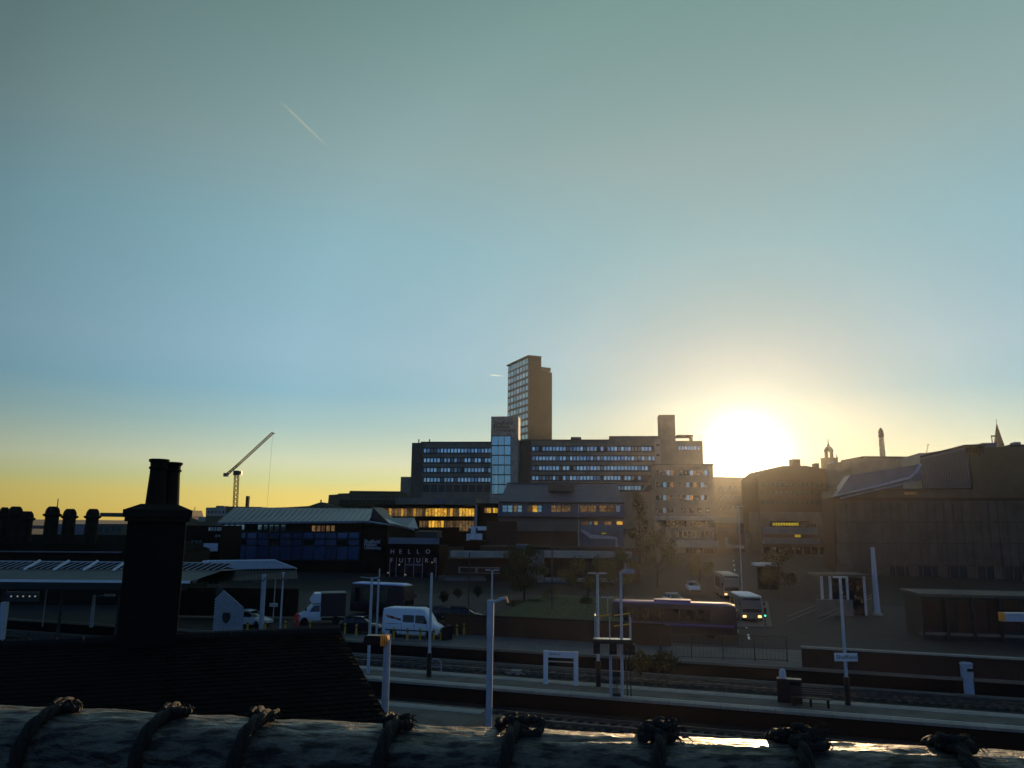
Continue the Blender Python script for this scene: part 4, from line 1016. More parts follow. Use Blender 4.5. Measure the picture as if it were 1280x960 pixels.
# lit atrium
at = B('atrium_building', 'long glass building with glowing amber offices and black fascias', 'building', 540, 200, -3, 4)
at.part('wall', 'black_wall', 478, 598, 632, None, .5, 20)
at.part('roof_deck', 'concrete', 494, 595, 622.5, 630.5, 2, 18); at.part('plant_room', 'lead', 540, 556, 623.5, 630, 1, 2); at.part('fascia', 'black_wall', 468, 594, 631, 634.8, -1, 1)
xs_ = frange(478, 593, 31)
for i in range(30):
    q = .5*(xs_[i]+xs_[i+1])
    mt_ = 'lit' if (535 < q < 560 or (i % 4 == 2) or q > 575) else 'lit_dim'
    at.part('window', mt_, xs_[i]+.35, xs_[i+1]-.35, 635.6, 645.2, .3, .6)
at.part('floor_band', 'black_wall', 478, 578, 645.8, 650.2, -.8, .5)
for i in range(12, 30):
    q = .5*(xs_[i]+xs_[i+1]); at.part('window', 'lit' if 535 < q < 556 else 'lit_dim', xs_[i]+.35, xs_[i+1]-.35, 651, 659 if q < 575 else 664, .3, .6)
at.part('column', 'steel', 593.4, 596, 631, 668, -.5, .4)
at.part('link_wall', 'black_wall', 596, 626, 629, None, 3, 14)
for i in range(7): at.part('window', 'lit' if i % 3 else 'lit_dim', 605.5+i*2.8, 607.8+i*2.8, 635, 641, 2.8, 3.2)
for i in range(20): at.part('balustrade_panel', 'glass_dark', 465+i*1.3, 465.9+i*1.3, 629, 632, -1.2, -1.1) if i < 0 else None

# mansard building
mn = B('mansard_building', 'grey mansard roofed building with lit windows and a balcony, centre', 'building', 700, 185, -6, 3)
mn.part('wall', 'lead', 623, 779, 628, None, .5, 16)
a, b, c, d_ = mn.L(634, 604.5, 9), mn.L(771, 604, 9), mn.L(779.5, 628, 0), mn.L(625, 627, 0)
mb = MB(); mb.quad((d_[0], 0, d_[1]), (c[0], 0, c[1]), (b[0], 9, b[1]), (a[0], 9, a[1])); mb.quad((c[0], 0, c[1]), (c[0], 17, c[1]), (b[0], 9, b[1])); mb.quad((d_[0], 0, d_[1]), (d_[0], 17, d_[1]), (a[0], 9, a[1])); mb.quad((d_[0], 17, d_[1]), (c[0], 17, c[1]), (b[0], 9, b[1]), (a[0], 9, a[1]))
rf = mb.build('roof', 'lead', mn.e)
mn.part('roof_vent', 'concrete_dark', 685, 717, 605.5, 614, 3, 9); mn.part('ridge', 'concrete_dark', 634, 771, 603.5, 605.2, 8.6, 9.4)
mn.part('eaves', 'steel_dark', 623, 780, 627.3, 629.6, -.4, .5)
for px in frange(628, 776, 26): mn.part('eaves_bracket', 'steel', px-.4, px+.4, 629.6, 631, -.3, .5)
for i, (q0, q1, mt_) in enumerate([(628, 634, 'glass'), (634.6, 640.5, 'glass'), (642, 646, 'lit_dim'), (647, 652.5, 'glass'), (659, 665, 'lit_dim'), (665.6, 672, 'lit'), (672.6, 677, 'glass'), (689, 695, 'lit_dim'), (695.6, 701.5, 'lit_dim'), (702, 713.5, 'lit_dim'), (725, 734.5, 'lit_dim'), (735, 745, 'lit_dim'), (749, 758.5, 'lit_dim'), (759, 768, 'lit_dim'), (770, 775, 'white')]):
    mn.part('window', mt_, q0, q1, 632, 639.8, .3, .6)
    if mt_ != 'white':
        for f in frange(0, 1, max(2, int((q1-q0)/2.4))): mn.part('mullion', 'steel_dark', q0+(q1-q0)*f-.18, q0+(q1-q0)*f+.18, 631.6, 640.2, .2, .32)
        mn.part('transom', 'steel_dark', q0, q1, 635, 635.5, .21, .31)
mn.part('balcony_slab', 'lead', 622, 780.5, 641, 645, -1.6, .5); mn.part('lower_slab', 'steel_dark', 622, 780.5, 646.2, 648.6, -1.2, .5)
mn.part('downpipe', 'steel', 722.5, 724, 630, 690, -.1, .4)
for px in frange(647, 720, 22): mn.part('screen_panel', 'concrete', px-1.3, px+1.3, 651.5, 663.5, -.9, -.7)
mn.part('brick_wing', 'brick', 608, 646, 651.5, None, -1.5, .4); mn.part('brick_base', 'brick', 646.4, 721.5, 664, None, -1.4, .4)
for q0, q1, mt_ in ((727, 736, 'lit_dim'), (737, 740, 'glass'), (743, 747, 'lit'), (756, 764, 'lit_dim'), (771, 778, 'lit')): mn.part('window', mt_, q0, q1, 652, 655.8, .3, .6)
mn.part('balcony_panel', 'metal_roof', 726, 779, 657, 665, -.6, .4)
p = [mn.L(726, 664, -1.8), mn.L(738, 673, -1.8), mn.L(770, 674, -1.8), mn.L(770, 671, -1.8), mn.L(740, 668, -1.8), mn.L(727, 661, -1.8)]
MB().ext(p, -1.9, -1.5).build('stair_flight', 'steel', mn.e); mn.part('stair_post', 'steel', 769.5, 772, 672, 686, -1.9, -1.6); mn.part('stair_foot', 'steel', 770, 778, 684, 687.5, -1.9, -1.5)
mn.part('ledge', 'concrete_pale', 704, 736, 683, 687.5, -3, -1.6); mn.part('lit_slot', 'sign_lit', 752, 758, 666, 667.5, -.1, .6)

# white cabins
wc = B('roof_cabins', 'cluster of small white plant cabins stacked on the dark roof', 'cabins', 595, 165, 0, 4)
for q in ((587, 596, 658.5, 666.8, 1, 3), (596.6, 607.5, 658, 663, 2, 5), (583, 586.8, 667.3, 675.5, .3, 2), (587.4, 594.5, 667, 674.4, 0, 2), (595.2, 602.5, 667, 674.6, 0, 2)): wc.part('cabin', 'white', *q)
for q in ((585.8, 588.6, 660.5, 667, .6, .95), (594.6, 597, 660, 667, .6, .95)): wc.part('door', 'steel_dark', *q)
wc.part('plinth', 'black_wall', 580, 612, 676, None, -.5, 8)

# concrete podium
pd = B('concrete_podium', 'low dark brick podium with pale concrete slab bands and a wide opening', 'building', 690, 135, -4, 0)
pd.part('brick_wall', 'brick', 556, 800, 700, None, 2, 12); pd.part('upper_brick_wall', 'brick', 600, 800, 684, 692, 3, 12)
pd.part('slab', 'concrete_pale', 563, 676, 689.5, 697, 0, 2.8); pd.part('slab', 'concrete_pale', 680, 790, 689.5, 697.5, -.6, 2.8)
pd.part('column', 'concrete', 658.5, 680, 688, 735, .2, 2.4); pd.part('opening', 'glass_dark', 681, 745, 698, 722, .5, 2.2); pd.part('sill', 'concrete_pale', 681, 790, 723, 727.5, .2, 2.1); pd.part('low_band', 'lead', 676, 720, 728, 733, .1, 1.9)
pd.part('pillbox', 'metal_roof', 645, 661, 680.5, 688, 1, 3); pd.part('wall_frame', 'concrete_pale', 573, 575, 710, 716, 1.6, 2.2); pd.part('wall_frame', 'concrete_pale', 573, 625, 709, 710.2, 1.62, 2.2); pd.part('wall_frame', 'concrete_pale', 594, 597, 710.4, 716, 1.6, 2.2); pd.part('wall_frame', 'concrete', 573, 625, 715.9, 717, 1.62, 2.2)
pd.part('frontage_band', 'concrete_dark', 548, 605, 720, 727, .8, 1.8)
for i in range(17): pd.part('paving_panel', 'lead', 556+i*3.05, 558.6+i*3.05, 722.5, 726, .6, .78)

# ------------------------------------------------------------------ main university block
ow = B('office_block', 'long concrete office block with five bands of windows and a lettered stair tower', 'building', 600, 372, -6, 8)
ow.part('left_wing', 'concrete', 527.5, 614, 553.5, None, .3, 16)
ow.part('end_core', 'concrete_dark', 515, 527.3, 553.5, None, -.5, 15); ow.part('low_annexe', 'concrete', 501, 514.8, 596, None, 0, 10)
ow.part('right_wing', 'concrete', 664, 818, 550.5, None, .3, 16)
ow.part('right_end', 'concrete', 818.2, 878, 551, None, .2, 16)
ow.part('link', 'band', 650, 664, 549, None, 1.2, 14); ow.part('parapet_coping', 'concrete_dark', 526, 614, 552, 553.4, -.1, 16); ow.part('parapet_coping', 'concrete_dark', 651, 762, 549.3, 550.5, -.1, 16)
for i in range(5):
    ow.part('link_mullion', 'concrete_dark', 651+i*3, 651.7+i*3, 556, 605, 1.0, 1.3)
ow.part('roof_plant', 'concrete_dark', 713.5, 726.5, 546.2, 549.3, 3, 9); ow.part('roof_plant', 'concrete', 761.5, 826, 545, 550.4, 1, 14)
ow.part('lift_tower', 'concrete', 824, 844, 518.5, 552, .6, 9); ow.part('roof_frame', 'concrete_dark', 846, 866.5, 543.5, 546, 2, 9); ow.part('roof_frame_leg', 'concrete_dark', 863.5, 866, 546.1, 551, 2, 9)
a = ow.L(874.5, 551, 1); mb = MB()
mb.path([(a[0], 1, a[1]), (a[0], 1, a[1]+1.2), (a[0]-.35, 1, a[1]+1.4), (a[0]-.35, 1, a[1]+2.5), (a[0]+.35, 1, a[1]+2.5), (a[0]+.35, 1, a[1]+1.4), (a[0], 1, a[1]+1.2)], .09, 5); mb.build('aerial', 'concrete_dark', ow.e)
ow.part('pale_panel', 'concrete_pale', 818.5, 825.5, 549, 580, -.05, .3)
for py in (556.5, 569): ow.part('vent', 'band', 820.3, 824.4, py-1.4, py+1.4, -.12, .1)
lr = [563.3, 575.4, 587.6, 599.8]; rr_ = [561, 573, 585.3, 597.6, 610]
for py in lr:
    ow.part('window_band', 'band', 528.3, 613.6, py-3.8, py+4.2, .1, .35)
    ow.wins('window', 'glass', [(x, py) for x in frange(531.3, 612, 20)], 2.9, 4.6, .1, mix=(('glass_dim', .2), ('blind', .12), ('glass_dark', .05)))
ow.part('window_band', 'band', 528.3, 613.6, 606, 615, .1, .35)
for i in range(8): ow.part('pier', 'concrete', 537+i*9.5, 538.4+i*9.5, 606, 622, 0, .12)
for i, py in enumerate(rr_):
    xe_ = (811.5, 815.8, 806, 800, 798)[i]; n = int(round((xe_-667)/4.27))
    ow.part('window_band', 'band', 664.3, 817.6, py-3.8, py+4.3, .1, .35)
    ow.wins('window', 'glass', [(667+k*4.27, py) for k in range(n+1) if not (i == 4 and k < 25)], 2.9, 4.6, .1, mix=(('glass_dim', .2), ('blind', .12), ('glass_dark', .05)))
ow.wins('window', 'glass', [(x, 560) for x in frange(849.5, 872.5, 7)], 2.2, 4.2, 0)
# stair tower with glazing
ow.part('stair_tower', 'concrete_pale', 614, 648, 520.5, None, -2.5, 8)
ow.part('tower_side', 'orange', 648.1, 648.5, 521.5, 549, -2.4, 7.8) if False else None
for j in range(6):
    p0 = 545.6+j*12.15
    for q0, q1 in ((615.2, 617.2), (617.6, 622.3), (623, 629.9), (630.8, 638)): ow.part('stair_window', 'glass_teal', q0, q1, p0, p0+10.6, -2.62, -2.45)
for j in range(7): ow.part('transom', 'band', 614.6, 638.4, 544.3+j*12.15, 545.4+j*12.15, -2.6, -2.45)
for s_, py, x1_, sz in (('Sheffield', 531.0, 640.3, 2.3), ('Hallam', 535.3, 636.5, 2.3), ('University', 539.6, 644.6, 2.3)):
    x, z = ow.L(617, py, -2.5); x2, _ = ow.L(x1_, py, -2.5); text('lettering', s_, sz, ow.e, (x, -2.55, z), 'letter_dark', .05, width=x2-x, bold=.03)
for px in (523.5, 536.8): ow.part('flue', 'steel_dark', px-.6, px+.6, 549, 553.4, 2, 2.4)
# zig-zag stair at right
for k in range(3):
    p0 = ow.L(802, 613+k*14, -3); p1 = ow.L(816, 598+k*14, -3)
    mb = MB(); mb.ext([(p0[0], p0[1]), (p0[0]+1, p0[1]), (p1[0], p1[1]), (p1[0]-1, p1[1])], -3.2, -2.2); mb.build('stair_flight', 'concrete', ow.e)

# St tower behind
tw = B('high_rise_tower', 'tall slim stone tower with a gridded glass flank, highest on the skyline', 'tower', 660, 550, 23, 10)
_, zt = tw.L(660, 445.5, 0); xw, _ = tw.L(676.5, 500, 0); x2, z2 = tw.L(687, 460, 4)
D_ = 39.0
MB().box(0, xw, 0, D_, 0, zt).build('slab', 'tower', tw.e)
MB().box(xw+.02, tw.L(690, 520, 3)[0], 3, D_-4, 0, tw.L(683, 465, 3)[1]).build('rear_slab', 'tower', tw.e)
MB().box(xw+.02, tw.L(687, 462, 3)[0]+.6, 2.4, D_-3, tw.L(683, 464, 3)[1], tw.L(683, 459.5, 3)[1]).build('rear_roof', 'concrete_dark', tw.e)
MB().box(-1.0, xw, -.4, D_+1.2, zt, zt+1.0).build('roof_slab', 'concrete_dark', tw.e)
MB().box(-.25, 0, .3, D_-.2, 0, zt-2.0).build('glass_flank', 'band', tw.e)
me = MB().box(-.12, .0, 0, 4.0, 0, 3.3).mesh('window', 'glass'); nfl = int((zt-6)/5.05)
for i in range(7):
    for j in range(26):
        z = zt-9.2-j*5.05
        if z < 35: break
        inst('window', me, tw.e, (-.26, .9+i*5.45, z))
for i in range(7): MB().box(-.3, -.26, .9+i*5.45, 5.6+i*5.45, zt-4.6, zt-.8).build('penthouse_window', 'glass_teal', tw.e)
for j in range(int((zt-30)/5.05)):
    x_, = (tw.L(690, 520, 3)[0],); MB().box(x_, x_+.5, 4, 14, zt-16-j*5.05, zt-14.2-j*5.05).build('balcony', 'concrete_dark', tw.e)

# beige stepped block
bk = B('beige_block', 'beige stepped office block with ribbon windows below the sun', 'building', 850, 328, -5, 8)
bk.part('upper_wall', 'concrete', 818, 891, 580.5, None, 0, 14)
bk.part('parapet', 'concrete_dark', 817, 892, 579.6, 581.4, -.2, 14.2)
for py in (591, 606, 622, 638):
    for a_, n in ((820, 5), (849, 8)):
        for k in range(n):
            if a_ == 849 and py == 638: break
            x = a_+k*4.5; bk.part('window', 'glass' if (k*7+int(py)) % 4 == 0 else 'lit_dim' if (k+int(py)) % 5 == 0 else 'glass_dark', x, x+3.8, py-3, py+3, -.1, .05)
for k in range(4): bk.part('window', 'glass_dark', 852+k*10, 857+k*10, 635, 641, -.1, .05)
bk.part('ledge', 'concrete_pale', 817, 893, 645, 650, -.5, .1); bk.part('window', 'glass_dark', 822, 858, 651, 659, -.1, .05); bk.part('window', 'glass_dark', 864, 882, 651, 659, -.1, .05)
an = B('stepped_annexe', 'low annexe with two pale bands stepping down before the beige block', 'building', 868, 190, -5, 0)
an.part('lower_step', 'concrete', 838, 893, 659, None, 0, 10); an.part('white_band', 'concrete_pale', 845, 898, 676, 684, -1.5, -.01); an.part('white_band', 'concrete_pale', 838, 900, 698, 702, -1.4, -.01)
for k in range(8): an.part('window', 'glass_dark', 858+k*4.3, 861.6+k*4.3, 685.5, 696, -.3, -.02)
for k in range(9): an.part('window', 'glass_dark', 843+k*5.5, 847.5+k*5.5, 664, 672, -.08, .05)
an.part('side_wing', 'brick', 894, 930, 654, None, 4, 14)
for k in range(6): an.part('window', 'glass_dark', 898+k*5.2, 901.6+k*5.2, 659, 667, 3.92, 4.05)
p = [an.L(906, 672, -.3), an.L(909, 672, -.3), an.L(909, 680, -.3), an.L(930, 682, -.3), an.L(930, 686, -.3), an.L(906, 684, -.3)]
mb = MB(); mb.ext(p, -.6, -.3); mb.build('stair_rail', 'concrete_pale', an.e)

# ------------------------------------------------------------------ right hand skyline
def far(name, label, cat, Y, outline, depth, mat='skyline', z0=5, extra=None, grp=None, yaw=0):
    b_ = B(name, label, cat, outline[0][0], Y, yaw, z0)
    pts = [b_.L(px, py) for px, py in outline]
    pts = [(pts[0][0], 0)]+pts+[(pts[-1][0], 0)]
    MB().ext(pts, 0, depth).build('wall', mat, b_.e)
    if extra: extra(b_)
    return b_
def x1f(b_):
    b_.wins('window', 'glass_dark', [(x, y) for y in (610, 622, 634) for x in frange(900, 955, 10)], 3, 5)
    b_.part('cornice', 'concrete_dark', 892, 966, 596.6, 598.6, -.6, 1)
far('corner_building', 'dark flat topped building directly under the setting sun', 'building', 640, [(891, 598), (966, 597)], 30, extra=x1f)
def x2f(b_):
    b_.part('chimney', 'brick', 990.5, 1000.5, 574, 582.5, 3, 7); b_.part('chimney', 'brick', 1019.5, 1024, 579, 586, 3, 7)
    b_.wins('window', 'glass_dark', [(x, y) for y in (606, 616, 628) for x in frange(953, 1040, 15)], 3, 5)
far('terrace_building', 'brick terrace with chimneys right of the sun', 'building', 330, [(947, 597), (958, 587), (978, 582.5), (1006, 582), (1030, 586), (1064, 591.5)], 24, 'brick', extra=x2f)
# lit retail frontage below
rf_ = B('shop_building', 'dark shop building with two strips of lit yellow lettering', 'building', 980, 190, -4, 2)
rf_.part('wall', 'concrete_dark', 950, 1050, 640, None, 0, 12); rf_.part('canopy', 'metal_roof', 955, 1022, 659, 668, -1.2, 0); rf_.part('canopy', 'metal_roof', 955, 1025, 673, 680, -1.2, 0)
for k in range(10): rf_.part('lit_panel', 'sign_lit', 966+k*3.3, 968.6+k*3.3, 653.5, 657, -.3, .1)
rf_.part('lit_panel', 'sign_lit', 994, 1001, 668.3, 671.5, -.3, .1); rf_.part('window_strip', 'glass_dark', 962, 1020, 651.5, 658.5, -.1, .05)
for k in range(9): rf_.part('shop_window', 'glass_dark', 955+k*10, 963+k*10, 684, 700, -.1, .05)
# domed clock tower
ct = B('domed_tower', 'stone tower with a small open cupola and finial on the skyline', 'tower', 1045, 450, 0, 5)
k_ = 450/F; x, zb = ct.L(1045, 590); zf = lambda py: ct.L(1045, py)[1]
MB().box(-3.6, 3.6, 0, 7, 0, zf(573)).build('shaft', 'skyline', ct.e); MB().box(-3.9, 3.9, -.3, 7.3, zf(573), zf(572)).build('cornice', 'skyline', ct.e)
for sx_ in (-3.3, 3.3): MB().lathe([(.35, zf(572)), (.3, zf(570)), (.05, zf(567))], 6, sx_, .5).build('pinnacle', 'skyline', ct.e)
for i in range(6):
    a = R(60*i+30); MB().path([(math.cos(a)*2.1, 3.5+math.sin(a)*2.1, zf(572)), (math.cos(a)*2.0, 3.5+math.sin(a)*2.0, zf(563.5))], .42, 6).build('column', 'skyline', ct.e)
MB().lathe([(2.7, zf(563.8)), (2.7, zf(563)), (2.3, zf(560.5)), (1.6, zf(558.3)), (.7, zf(557)), (.6, zf(554.5)), (.35, zf(554)), (.15, zf(548)), (.05, zf(547))], 14, 0, 3.5).build('dome', 'copper', ct.e, smooth=True)
MB().box(-.8, .8, -.1, .02, zf(582), zf(577)).build('window', 'glass_teal', ct.e)
def x3f(b_): b_.part('roof_slab', 'concrete_dark', 1079, 1139, 570.4, 572.4, -.5, 20)
far('flat_block', 'plain grey green block behind the sweeping roof edge', 'building', 300, [(1063, 575), (1079, 574.5), (1081, 571.5), (1110, 570.5), (1139, 572.5), (1140, 580)], 24, 'concrete', extra=x3f)
# ornate vent column
vc = B('obelisk_chimney', 'slender mottled chimney with a bulbous dark top on the skyline', 'chimney', 1110, 400, 0, 5)
zf = lambda py: vc.L(1110, py)[1]
MB().lathe([(1.5, 0), (1.4, zf(565)), (1.2, zf(547))], 10).build('shaft', M('mottled_render', (.4, .34, .2), .8, var=.7, scale=.5), vc.e, smooth=True)
MB().lathe([(1.2, zf(547)), (1.35, zf(545)), (1.35, zf(542)), (1.05, zf(538)), (.4, zf(535.3)), (.05, zf(534.5))], 12).build('cap', 'skyline', vc.e, smooth=True)
MB().box(-1.7, -1.2, -.4, .2, zf(544), zf(542.3)).build('lamp', 'white', vc.e)
# tiny crane behind
tcn = B('crane', 'tiny distant crane jib just left of the ribbed box', 'crane', 1158, 700, 0, 5)
a, b = tcn.L(1157, 572), tcn.L(1160.3, 555.5); MB().path([(a[0], 0, 0), (a[0], 0, a[1]), (b[0], 0, b[1])], .35, 5).build('jib', 'crane', tcn.e); MB().path([(b[0]-.9, 0, b[1]+.3), (b[0]+.9, 0, b[1]-.3)], .3, 5).build('tip', 'crane', tcn.e)
# ribbed box theatre with sweeping roof
rb = B('ribbed_hall', 'big hall with a ribbed metal box and a long sweeping white roof edge', 'building', 1180, 150, -12, 0)
rb.part('metal_box', 'cladding', 1151, 1212, 566, 610, -1, 12)
p = [rb.L(1150, 571.5, -1), rb.L(1206, 556, -1), rb.L(1230, 555.5, -1), rb.L(1230, 559), rb.L(1212, 561, -1), rb.L(1151, 575, -1)]
MB().ext([rb.L(1150, 570, -1), rb.L(1205, 556, -1), rb.L(1231, 555.2, -1), rb.L(1231, 557.4, -1), rb.L(1207, 558, -1), rb.L(1150, 572.5, -1)], -1.3, 12).build('roof_edge', 'steel_dark', rb.e)
MB().ext([rb.L(1151, 573, -1), rb.L(1207, 559, -1), rb.L(1207, 567, -1), rb.L(1151, 567, -1)][:4], -.98, 11).build('gable_infill', 'cladding', rb.e)
for px in frange(1152, 1211, 30): rb.part('rib', 'concrete_dark', px-.3, px+.3, 574-(px-1152)*.2, 609.5, -1.15, -1.0)
rb.part('clerestory', 'lampglow', 1209, 1224, 558.5, 567, -.2, .1) if False else rb.part('clerestory_frame', 'steel_dark', 1224.5, 1230, 558, 570, -.8, 10)
rb.part('hall', 'skyline', 1212.2, 1300, 567, None, 0, 14); rb.part('hall_upper', 'skyline', 1226, 1300, 558.5, 567, 1, 14); rb.part('roof_step', 'steel_dark', 1262, 1300, 555.5, 558.4, 1, 12)
for px in frange(1213, 1224, 4): rb.part('clerestory_post', 'steel_dark', px-.3, px+.3, 558.6, 567, 0, .4)
e1 = [rb.L(px, py, -4) for px, py in ((1043, 620), (1090, 609), (1137, 597), (1146, 589), (1151, 580))]
mb = MB(); mb.path([(x, -4, z) for x, z in e1], [.12, .2, .24, .26, .26], 8); mb.build('roof_rim', 'galv', rb.e)
e2 = [rb.L(px, py, -3.4) for px, py in ((1050, 623), (1092, 613), (1138, 603), (1149, 602))]
mb = MB(); mb.path([(x, -3.4, z) for x, z in e2], .16, 6); mb.build('gutter', 'steel', rb.e)
top = [rb.L(px, py, -3) for px, py in ((1044, 620.5), (1062, 594), (1140, 582), (1151, 579), (1151, 600), (1137, 601))]
MB().ext(top, -3.6, 2).build('sweeping_roof', 'lead', rb.e)
rb.part('lower_wall', 'brick', 1040, 1300, 622, None, 0, 12); rb.part('lower_wall_band', 'concrete_dark', 1040, 1300, 611, 622, .3, 12)
for k in range(13):
    for j in range(4): rb.part('wall_panel', 'concrete_dark', 1046+k*19, 1064.4+k*19, 626+j*27, 652.3+j*27, -.14, -.02)
for k in range(22): rb.part('fin', 'concrete_dark', 1050+k*11.2, 1051+k*11.2, 628, 733, -.55, -.16)
for k in range(5): rb.part('roller_door', 'steel_dark', 1112+k*36, 1136+k*36, 708, None, -.22, -.15)
rb.part('roof_duct', 'lead', 1228, 1246, 553.5, 558.2, 3, 6); rb.part('roof_duct', 'lead', 1268, 1276, 552.5, 555.4, 3, 5)
rb.part('soffit_light', 'lit_dim', 1131, 1146, 615, 618, -.2, .2)
# spire and small lamp post
sp = B('church_spire', 'thin dark church spire rising over the hall roof at far right', 'church', 1259, 420, 0, 5)
zf = lambda py: sp.L(1259, py)[1]
MB().lathe([(3.0, zf(560)), (1.5, zf(545)), (.1, zf(529))], 8).build('spire', 'skyline', sp.e); MB().box(-3.1, 3.1, -3.1, 3.1, 0, zf(560)).build('tower', 'skyline', sp.e); MB().path([(0, 0, zf(529.4)), (0, 0, zf(524))], .12, 5).build('finial', 'steel_dark', sp.e)
rl = B('rooftop_lamp', 'small lamp standard on the hall roof beside the spire', 'lamp', 1251, 158, -12, P(1251, 559, 158).z)
x, z = rl.L(1252, 545); MB().path([(0, 0, 0), (0, 0, z)], .09, 6).build('pole', 'steel_dark', rl.e); MB().box(-.1, .65, -.15, .15, z-.12, z+.14).build('lamp_head', 'steel_dark', rl.e)
# white pillar and portico
g = G(1097, 769); e = thing('white_pillar', 'tall tapering white pillar before the sweeping roof', 'pillar', (g.x, g.y, 0)); hh = P(1089, 684, g.y).z
MB().path([(0, 0, 0), (-.05, 0, hh)], [.36, .22], 14).build('shaft', 'galv', e, smooth=True); MB().lathe([(.6, 0), (.6, .2), (.4, .3)], 14).build('base', 'concrete_pale', e)
pt = B('portico', 'white framed entrance shelter with five slim columns right of the road', 'shelter', 1050, 96, -4, 0)
for px in (1027, 1037.5, 1058.5, 1080): pt.part('column', 'galv', px-1.3, px+1.3, 720.5, None, 0, .3)
pt.part('roof', 'concrete_dark', 1022, 1086, 718, 720.3, -.6, 4); pt.part('glazing', 'glass_dark', 1039, 1057, 722, None, .2, .3); pt.part('glazing', 'glass_dark', 1060, 1078.6, 722, None, .2, .3); pt.part('step', 'concrete', 1022, 1066, 750, None, -1.0, -.2)
for (pa, pb), lb_ in ((((985, 783), (1056, 757)), 'sloping tubular handrail left of the white pillar, nearest the road'), (((1022, 784), (1090, 758)), 'sloping tubular handrail ending at the foot of the white pillar')):
    a_, b_ = G(*pa), G(*pb); e = thing('ramp_handrail', lb_, 'handrail', a_, 0, 'ramp handrails by the shelter'); v = b_-a_; v.z = .5
    for k in range(5): q = v*(k/4); MB().bar((q.x, q.y, 0), (q.x, q.y, q.z+1.0), .03).build('post', 'lead', e)
    for zz in (.55, 1.0): MB().path([(0, 0, zz), (v.x, v.y, v.z+zz)], .035, 6).build('rail', 'lead', e)
sh = B('bus_shelter', 'bus shelter with a flat white roof bar beside the road', 'shelter', 960, 125, -4, .5)
sh.part('roof', 'white', 944, 977, 704.2, 707.5, -.5, 2.0)
for px in (946, 961, 975): sh.part('post', 'steel_dark', px-.5, px+.5, 707.6, None, 0, .15)
sh.part('back_panel', 'glass_dark', 947, 974, 709, None, 1.6, 1.7)
# boundary wall and far right low building
bw = thing('boundary_wall', 'long dark brick boundary wall with pale coping beyond the tracks, right side', 'wall', T(sT(1000, 64.3), 64.3), TA)
MB().box(0, 70, 0, .4, -1.1, 1.4).build('wall', 'brick', bw)
cm = MB().box(0, 1.19, -.07, .47, 1.4, 1.52).mesh('coping_stone', 'concrete_pale')
for i in range(58): inst('coping_stone', cm, bw, (i*1.2, 0, 0))
for i in range(15): MB().box(i*4.8, i*4.8+.5, -.12, -.002, -1.1, 1.38).build('pier', 'brick', bw)
lb = B('low_shed', 'low dark shed with pale fascia and posts behind the boundary wall, right edge', 'shed', 1200, 75, -12, 0)
lb.part('wall', 'steel_dark', 1150, 1330, 748, None, .5, 6); lb.part('fascia', 'concrete_dark', 1148, 1330, 744, 747.6, 0, 6.2)
for px in (1152, 1183, 1216, 1250): lb.part('post', 'steel_dark', px-1.2, px+1.2, 748, None, -.1, .4)
lb.part('band', 'concrete', 1150, 1330, 793, 796.5, .3, .49)
for k in range(8): lb.part('panel', 'brick', 1156+k*20, 1173+k*20, 752, 790, .35, .48)
# mesh fence between car park and boundary wall
fn = thing('wire_fence', 'open wire fence of grey posts at the end of the car park paving', 'fence', G(826, 822), R(-10))
for i in range(5): MB().bar((i*2.4, 0, 0), (i*2.4, 0, 1.9), .05).build('post', 'steel_dark', fn)
for zz in (.15, 1.0, 1.88): MB().bar((0, 0, zz), (9.6, 0, zz), .03).build('rail', 'steel_dark', fn)
mb = MB()
for i in range(32): mb.bar((i*.3, .0, .12), (i*.3, .0, 1.86), .012, n=4)
mb.build('mesh', 'steel_dark', fn, kind='stuff')

# ------------------------------------------------------------------ left skyline: crane and far roofs
cr = B('tower_crane', 'luffing tower crane with raised jib, left of centre on the skyline', 'crane', 294, 450, 0, 5)
zf = lambda px, py: cr.L(px, py)
def lattice(mb, a, b, wd, n, r):
    a, b = Vector(a), Vector(b); d = (b-a); up_ = Vector((0, 1, 0)); s = d.normalized().cross(up_).normalized()
    cs = [(s*wd+up_*wd), (s*wd-up_*wd), (-s*wd-up_*wd), (-s*wd+up_*wd)]
    for c in cs: mb.path([a+c, b+c], r, 4)
    for i in range(n):
        p, q = a+d*(i/n), a+d*((i+1)/n)
        for k in range(4):
            c, c2 = cs[k], cs[(k+1) % 4]
            mb.path([p+c, q+c2] if i % 2 else [p+c2, q+c], r*.7, 3, cap=False)
xb0, _ = zf(293, 660); xt0, zt0 = zf(296, 591)
mb = MB(); lattice(mb, (xb0, 0, 0), (xt0, 0, zt0), 1.0, 26, .22); mb.build('mast', 'crane', cr.e)
p0 = zf(296.5, 582); p1 = zf(341, 541); p2 = zf(283, 593.5)
mb = MB(); lattice(mb, (p0[0], 0, p0[1]), (p1[0], 0, p1[1]), .55, 22, .16); mb.build('jib', 'crane', cr.e)
mb = MB(); lattice(mb, (p0[0], 0, p0[1]), (p2[0], 0, p2[1]), .5, 8, .2); mb.build('counter_jib', 'steel_dark', cr.e)
MB().box(p2[0]-1.4, p2[0]+1.0, -1.1, 1.1, p2[1]-1.0, p2[1]+1.0).build('counterweight', 'concrete_dark', cr.e)
MB().box(xt0-1.6, xt0+1.9, -1.4, 1.4, zt0-1.4, zt0+1.2).build('slewing_unit', 'steel_dark', cr.e); MB().box(xt0+1.92, xt0+3.1, -1.6, .2, zt0-1.2, zt0+1.0).build('cab', 'steel_dark', cr.e)
ap = zf(299, 577.5); MB().path([(p0[0], 0, p0[1]-1), (ap[0], 0, ap[1])], .25, 5).build('a_frame', 'steel_dark', cr.e)
